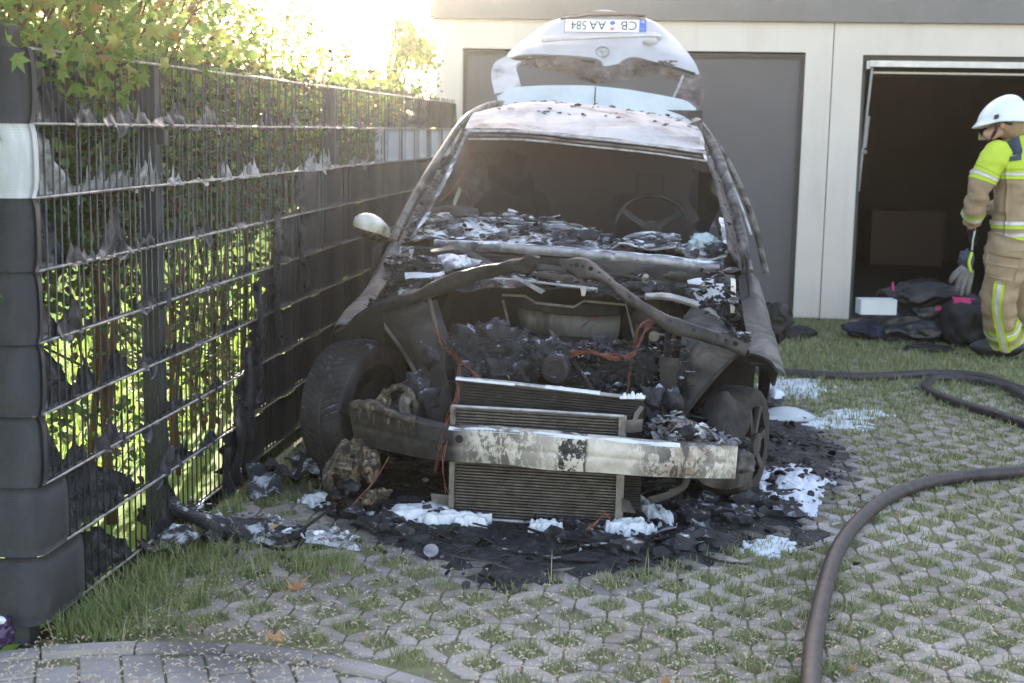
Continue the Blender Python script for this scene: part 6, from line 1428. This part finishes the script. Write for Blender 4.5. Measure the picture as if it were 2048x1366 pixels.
# ================================================================ firefighter
pc0 = gd(2000, 722); per = empty('person', (pc0.x+.08, pc0.y, 0)); tag(per, 'person in tan and fluorescent yellow firefighting kit and white helmet, looking down to the left', 'person')
YB = 9.40
fwd = Vector((-.80, .60, 0)); lat = Vector((-.60, -.80, 0))       # lat: to the person's own left
def Z(py, Y=YB, px=2030): return at(px, py, Y).z
TC = at(2042, 400, YB); tcx = Vector((TC.x, YB, 0))
class Loft:
    def __init__(s, pts, rx, ry, ax):
        n = 40; s.n = n; s.p = crom(pts, n); s.rx = crom([Vector((a, b, 0)) for a, b in zip(rx, ry)], n); s.ax = Vector(ax)
    def ring(s, t, off, m=28, seed=0, fold=.006, a0=0, a1=2*math.pi):
        f = clamp(t)*(s.n-1); i = min(int(f), s.n-2); u = f-i; p = s.p[i].lerp(s.p[i+1], u); r = s.rx[i].lerp(s.rx[i+1], u); d = (s.p[i+1]-s.p[i]).normalized()
        x = (s.ax-d*s.ax.dot(d)).normalized(); y = d.cross(x).normalized(); out = []
        for k in range(m+1):
            a = a0+(a1-a0)*k/m; c_, s_ = math.cos(a), math.sin(a); q = x*c_*(r.x+off)+y*s_*(r.y+off); w_ = p+q
            out.append(w_+q.normalized()*fold*(noise.noise(Vector((w_.x*9, w_.y*9, w_.z*13+seed)))*1.6+noise.noise(Vector((w_.x*22, w_.y*22, w_.z*26)))*.8))
        return out
    def mesh(s, t0, t1, off=0, n=40, th=0, **k):
        g = G(); g.grid([s.ring(t0+(t1-t0)*i/(n-1), off, **k) for i in range(n)], th); return g
def pp(g, name, m, par=None, smooth=True): return g.build(name, m, par or per, smooth)
# body under the clothes: one continuous skinned figure
def skinned(name, V, E, Rr, m, root, par, sub=1):
    me = bpy.data.meshes.new(name); me.from_pydata([tuple(v) for v in V], E, []); o = bpy.data.objects.new(name, me); COL.objects.link(o)
    md = o.modifiers.new('skin', 'SKIN'); md.use_smooth_shade = True
    for i, r in enumerate(Rr): me.skin_vertices[0].data[i].radius = (r, r) if not hasattr(r, '__len__') else r
    me.skin_vertices[0].data[root].use_root = True
    sm = o.modifiers.new('sub', 'SUBSURF'); sm.levels = sub; sm.render_levels = sub
    dg = bpy.context.evaluated_depsgraph_get(); dg.update(); m2 = bpy.data.meshes.new_from_object(o.evaluated_get(dg)); bpy.data.objects.remove(o)
    m2.materials.clear(); m2.materials.append(m); w0 = wpos(par)
    for v in m2.vertices: v.co -= w0
    for p in m2.polygons: p.use_smooth = True
    o = bpy.data.objects.new(name, m2); COL.objects.link(o); o.parent = par; return o
hd = at(2006, 246, YB-.02)+Vector((0, 0, 0)); zs = Z(296); zh = Z(500)
look = Vector((-.90, .30, -.32)).normalized()
pel = Vector((tcx.x, YB, zh+.02)); che = Vector((tcx.x-.02, YB, Z(340))); nk = Vector((tcx.x-.05, YB, Z(283)))
shL = Vector((at(1992, 312, YB-.14).x, YB-.14, Z(312))); elL = at(1955, 388, YB-.16); wrL = at(1942, 446, YB-.02); haL = at(1944, 468, YB+.04)
shR = Vector((tcx.x+.14, YB+.16, Z(312))); elR = shR+Vector((-.02, .12, -.27)); wrR = elR+Vector((-.22, .10, -.10)); haR = wrR+Vector((-.08, .0, -.03))
hipL = Vector((at(2012, 500, YB).x, YB-.06, zh)); knL = at(1996, 605, YB-.04); anL = Vector((gd(1992, 706).x, gd(1992, 718).y, .10))
hipR = Vector((at(2062, 500, YB+.1).x, YB+.10, zh)); knR = at(2045, 600, YB+.2); anR = Vector((gd(2028, 700).x, gd(2028, 700).y, .10))
V = [pel, che, nk, hd, hd+look*.075+Vector((0, 0, -.02)), hd+look*.118+Vector((0, 0, -.035)), hd+look*.085+Vector((0, 0, -.085)),
     shL, elL, wrL, haL, shR, elR, wrR, haR, hipL, knL, anL, anL+Vector((-.14, .03, -.05)), hipR, knR, anR, anR+Vector((-.13, .04, -.05))]
E_ = [(0, 1), (1, 2), (2, 3), (3, 4), (4, 5), (4, 6), (1, 7), (7, 8), (8, 9), (9, 10), (1, 11), (11, 12), (12, 13), (13, 14), (0, 15), (15, 16), (16, 17), (17, 18), (0, 19), (19, 20), (20, 21), (21, 22)]
RR = [.13, .13, .055, .085, .055, .016, .035, .06, .042, .030, .03, .06, .042, .03, .03, .09, .06, .042, .035, .09, .06, .042, .035]
skinned('body', V, E_, RR, m_skin, 0, per, 2)
g = G(); side = Vector((-.35, -.93, 0)); e = hd+side*.078+Vector((.01, 0, -.01)); g.lump(e, (.018, .012, .03), .1, 1, 1, 2); pp(g, 'ear', m_skin)
g = G(); g.lump(hd+look*.105+side*.03+Vector((0, 0, -.002)), (.008, .006, .006), .1, 1, 1, 2); pp(g, 'eye', m_char_dark)
g = G(); g.lump(hd+look*.098+side*.012+Vector((0, 0, -.066)), (.012, .012, .005), .1, 1, 1, 2); pp(g, 'mouth', m_redthing)
g = G(); g.lump(hd-look*.045+Vector((.015, 0, -.02)), (.085, .085, .10), .10, 1.5, 2, 4); pp(g, 'hair', m_hair)
# helmet
hc = hd+Vector((.004, 0, .035)); g = G(); P = []
for i in range(19):
    ph = R(90-i*100/18); row = []
    for k in range(41):
        a = 2*math.pi*k/40; d = fwd.lerp(look, .4); d.z = 0; d.normalize(); s_ = Vector((-d.y, d.x, 0)); ca, sa = math.cos(a), math.sin(a)
        rr = math.cos(ph) if ph > 0 else 1; low = 0 if i < 16 else (i-15)*.012
        rx = .148+(.020*max(0, ca)**2)+low*(.9 if ca > 0 else .5); ry = .118+low*.6
        z = math.sin(ph)*.135 if ph > 0 else math.sin(ph)*.10
        z -= (.045*max(0, -ca)**1.5+.012*abs(sa))*(1-math.sin(max(ph, 0)))*1.0
        ridge = .007*math.exp(-(sa*rr/.16)**2) if ph > .1 else 0
        tip = Vector((0, 0, -(.26)*(ca*rx*rr)))
        row.append(hc+d*(ca*rx*rr)+s_*(sa*ry*rr)+Vector((0, 0, z+ridge))+tip)
    P.append(row)
g.grid(P, -.005); hel = pp(g, 'helmet', m_helmet)
g = G(); g.tube([hd+side*.088+Vector((-.02, 0, .04)), hd+side*.088+look*.03+Vector((0, 0, -.04)), hd+look*.08+Vector((0, 0, -.10))], .011, 7); g.tube([hd+side*.09+Vector((.0, 0, .02)), hd+side*.085-look*.07+Vector((0, 0, -.03))], .010, 7); pp(g, 'chin_strap', m_blackcloth, hel)
g = G(); g.obox(hc+side*.124+look*.03+Vector((0, 0, .012)), look*.014, Vector((0, 0, .013)), side*.006); pp(g, 'buckle', m_blackcloth, hel, False)
g = G(); g.grid([[hc+look*.14+Vector((-.3*math.sin(a)*.2, -math.sin(a)*.095, -.055-.012))+Vector((0, 0, -.035*q))+look*(-.05*(1-math.cos(a))) for a in [R(-60+k*12) for k in range(11)]] for q in (0, .5, 1)], .003); pp(g, 'visor', m_visor, hel)
# jacket
JT = Loft([Vector((tcx.x-.045, YB+.01, Z(281))), Vector((tcx.x-.035, YB, Z(290))), Vector((tcx.x-.015, YB, Z(306))), Vector((tcx.x, YB, Z(345))), Vector((tcx.x+.0, YB, Z(400))), Vector((tcx.x+.005, YB, Z(450))), Vector((tcx.x+.01, YB, Z(497)))],
    [.085, .13, .215, .235, .22, .21, .23], [.085, .10, .13, .155, .155, .155, .175], lat)
def tz(py): return clamp((Z(281)-Z(py))/(Z(281)-Z(497)))
def tfind(py):
    z = Z(py); b = min(range(JT.n), key=lambda i: abs(JT.p[i].z-z)); return b/(JT.n-1)
jk = pp(JT.mesh(tfind(343), 1, 0, 50, .006, fold=.011, m=44), 'jacket', m_tan)
pp(JT.mesh(0, tfind(343), .002, 26, .006, fold=.007, m=44), 'jacket_top', m_yel, jk)
def tband(name, p0, p1, m, off, a0=0, a1=2*math.pi): pp(JT.mesh(tfind(p0), tfind(p1), off, 6, .002, fold=.009, m=44, a0=a0, a1=a1), name, m, jk)
for p0, p1 in ((335, 353), (437, 455), (458, 476)):
    tband('yellow_band', p0, p1, m_yel, .007); mid = (p0+p1)/2; tband('reflective_band', mid-3.5, mid+3.5, m_refl, .011)
# which way the back faces: angle of -fwd in the loft's frame
_r = JT.ring(.5, 0, m=72, fold=0); _c = sum((p for p in _r[:-1]), Vector())/72
_ai = max(range(72), key=lambda k: (_r[k]-_c).dot(-fwd)); AB = _ai*2*math.pi/72
_al = max(range(72), key=lambda k: (_r[k]-_c).dot(lat)); AL = _al*2*math.pi/72
sgn = 1 if ((AL-AB+math.pi) % (2*math.pi)-math.pi) > 0 else -1
g = JT.mesh(tfind(353), tfind(437), .008, 14, .002, fold=.009, m=4, a0=AB+sgn*.62, a1=AB+sgn*.38); pp(g, 'yellow_band', m_yel, jk)
g = JT.mesh(tfind(353), tfind(437), .012, 14, .002, fold=.009, m=3, a0=AB+sgn*.54, a1=AB+sgn*.46); pp(g, 'reflective_band', m_refl, jk)
g = JT.mesh(.05, tfind(318), .010, 12, .003, fold=.006, m=10, a0=AB+sgn*1.0, a1=AB+sgn*1.95); pp(g, 'shoulder_yoke', m_navy, jk)
g = G(); cl = Loft([Vector((tcx.x-.04, YB, Z(291))), Vector((tcx.x-.05, YB, Z(274)))], [.098, .088], [.09, .082], lat); pp(cl.mesh(0, 1, 0, 8, .008, fold=.004), 'collar', m_yel, jk)
# lettering patch on the back
def torso_pt(ang, z, off):
    b = min(range(JT.n-1), key=lambda i: abs(JT.p[i].z-z)); r = JT.ring(b/(JT.n-1), off, m=1, fold=0, a0=ang, a1=ang+.001)[0]; return Vector((r.x, r.y, z))
zc_ = Z(314); wd_ = .036
g = G(); P = [[torso_pt(AB+sgn*(.62-1.24*i/24), zc_+wd_*q, .012) for q in (-1, 0, 1)] for i in range(25)]; g.grid(P, .002*sgn); pat = pp(g, 'name_patch', m_yel, jk)
Vt, Ft = text_mesh('FEUERWEHR', .062); x0 = min(v.x for v in Vt); x1 = max(v.x for v in Vt); y0 = min(v.y for v in Vt); y1 = max(v.y for v in Vt)
gt = G(); gt.add([torso_pt(AB+sgn*(.56-1.12*(v.x-x0)/(x1-x0)), zc_+.05*((v.y-y0)/(y1-y0)-.5), .0165) for v in Vt], Ft); pp(gt, 'letters', m_pl_black, pat, False)
# sleeves
SL = Loft([shL+Vector((.05, .03, .035)), shL, shL.lerp(elL, .5)+Vector((-.015, -.01, 0)), elL, elL.lerp(wrL, .55), wrL], [.072, .085, .082, .074, .067, .058], [.068, .083, .08, .072, .065, .056], fwd)
sl = pp(SL.mesh(.40, 1, 0, 40, .005, fold=.012), 'sleeve', m_tan, jk); pp(SL.mesh(0, .42, .002, 24, .005, fold=.010), 'sleeve_top', m_yel, sl)
for a, b in ((.36, .47), (.80, .90)):
    pp(SL.mesh(a, b, .007, 6, .002, fold=.010), 'yellow_band', m_yel, sl); m0 = (a+b)/2; pp(SL.mesh(m0-.018, m0+.018, .011, 4, .002, fold=.010), 'reflective_band', m_refl, sl)
SR = Loft([shR+Vector((-.06, -.05, .03)), shR, elR, wrR], [.075, .09, .082, .062], [.07, .09, .08, .06], fwd); sr = pp(SR.mesh(0, 1, 0, 40, .005, fold=.012), 'sleeve', m_tan, jk)
# gloved hands with curled fingers
for ha, wr_ in ((haL, wrL), (haR, wrR)):
    d = (ha-wr_).normalized(); s_ = d.cross(fwd).normalized(); n_ = d.cross(s_); hv = [wr_, ha]; he = [(0, 1)]; hr = [.032, .034]
    for k, (o_, L) in enumerate(((-.030, .06), (-.010, .072), (.010, .07), (.028, .055))):
        b = ha+s_*o_+d*.02; i = len(hv); hv += [b, b+d*L*.6+n_*.006, b+d*L*.95+n_*.03]; he += [(1, i), (i, i+1), (i+1, i+2)]; hr += [.011, .010, .008]
    b = ha+s_*.036-d*.01; i = len(hv); hv += [b, b+s_*.02+d*.035+n_*.01]; he += [(1, i), (i, i+1)]; hr += [.012, .009]
    skinned('glove', hv, he, hr, m_blackcloth, 0, per, 1)
# trousers
LL = Loft([hipL+Vector((.02, 0, .08)), hipL, hipL.lerp(knL, .5), knL, knL.lerp(anL, .55), anL+Vector((0, 0, .03))], [.150, .142, .128, .110, .102, .105], [.155, .142, .122, .105, .10, .102], fwd)
LRt = Loft([hipR+Vector((-.02, 0, .08)), hipR, hipR.lerp(knR, .5), knR, knR.lerp(anR, .55), anR], [.145, .135, .118, .10, .095, .10], [.14, .13, .115, .10, .095, .098], fwd)
tr = pp(LL.mesh(0, 1, 0, 60, .005, fold=.014), 'trouser_leg', m_tan); tr2 = pp(LRt.mesh(0, 1, 0, 60, .005, fold=.014), 'trouser_leg', m_tan)
def lfind(L, z): return min(range(L.n), key=lambda i: abs(L.p[i].z-z))/(L.n-1)
for L, par, pys in ((LL, tr, ((648, 666), (675, 693))), (LRt, tr2, ((632, 648), (658, 674)))):
    for p0, p1 in pys:
        a, b = lfind(L, Z(p0, YB-.04, 1995) if L is LL else Z(p0, YB+.2, 2030)), lfind(L, Z(p1, YB-.04, 1995) if L is LL else Z(p1, YB+.2, 2030))
        pp(L.mesh(a, b, .006, 5, .002, fold=.013), 'yellow_band', m_yel, par); mm = (a+b)/2; pp(L.mesh(mm-.015, mm+.015, .010, 3, .002, fold=.013), 'reflective_band', m_refl, par)
_r = LL.ring(.6, 0, m=72, fold=0); _c = sum((p for p in _r[:-1]), Vector())/72; dv = Vector((-.35, -1, 0)).normalized(); A0 = max(range(72), key=lambda k: (_r[k]-_c).dot(dv))*2*math.pi/72
for w_, m, off in ((.26, m_yel, .013), (.10, m_refl, .017)): pp(LL.mesh(lfind(LL, Z(560, YB-.06, 1995)), lfind(LL, Z(708, YB-.06, 1995)), off, 24, .002, fold=.013, m=5, a0=A0-w_, a1=A0+w_), 'side_stripe', m, tr)
g = LL.mesh(lfind(LL, Z(512, YB, 1995)), lfind(LL, Z(556, YB, 1995)), .014, 8, .004, fold=.01, m=9, a0=A0-.6, a1=A0+.8); pk = pp(g, 'pocket', m_tan, tr)
g = LL.mesh(lfind(LL, Z(508, YB, 1995)), lfind(LL, Z(524, YB, 1995)), .022, 5, .004, fold=.01, m=9, a0=A0-.65, a1=A0+.85); pp(g, 'pocket_flap', m_tan, pk)
# boots
for an in (anL, anR):
    g = G(); vs, fs = ICO[4]; d = Vector((-.96, .28, 0)); s_ = Vector((.28, .96, 0)); out = []
    for v in vs:
        x = v.x*.175+.06; zz = v.z*.072*(1-.38*max(0, v.x)**2)+.014*max(0, -v.x); p = Vector((an.x, an.y, .07))+d*x+s_*(v.y*.052*(1+.1*v.x))+Vector((0, 0, zz)); p.z = max(.004, p.z); out.append(p)
    g.add(out, fs); b = pp(g, 'boot', m_boot)
    g = G(); g.tube([(an.x, an.y, .05), (an.x, an.y, .24)], .06, 16); pp(g, 'boot_shaft', m_boot, b)
    g = G(); g.grid([[Vector((an.x, an.y, 0))+d*(.06+math.cos(a)*.18)+s_*(math.sin(a)*.056)+Vector((0, 0, z)) for a in [R(q*15) for q in range(25)]] for z in (0, .018)], .002); pp(g, 'sole', m_blackcloth, b, False)
# spare gloves clipped to the hip
gc = at(1936, 500, YB-.12); gv = empty('hanging_gloves', gc); tag(gv, 'navy and grey work gloves with yellow piping clipped to the firefighter\'s hip', 'gloves')
g = G(); g.lump(at(1932, 520, YB-.12), (.045, .04, .07), .5, 1.6, 4, 4); g.build('cuff', m_navy, gv, True)
g = G(); g.tube(crom(pl((1944, 505, YB-.16), (1938, 525, YB-.17), (1942, 545, YB-.16)), 8), .010, 7); g.build('piping', m_yel, gv, True)
g = G()
for k, (a, b, c_) in enumerate((((1930, 535), (1918, 560), (1912, 585)), ((1936, 538), (1926, 566), (1922, 592)), ((1942, 540), (1938, 566), (1934, 590)), ((1926, 535), (1908, 552), (1900, 566)))): g.tube(crom([at(*a, YB-.14), at(*b, YB-.15), at(*c_, YB-.14)], 8), [.022]*4+[.02, .018, .015, .009], 9)
g.build('fingers', m_greycloth, gv, True)
g = G(); g.tube(pl((1950, 462, YB-.12), (1946, 480, YB-.14), (1944, 500, YB-.14)), .006, 6); g.build('clip', m_steel, gv)
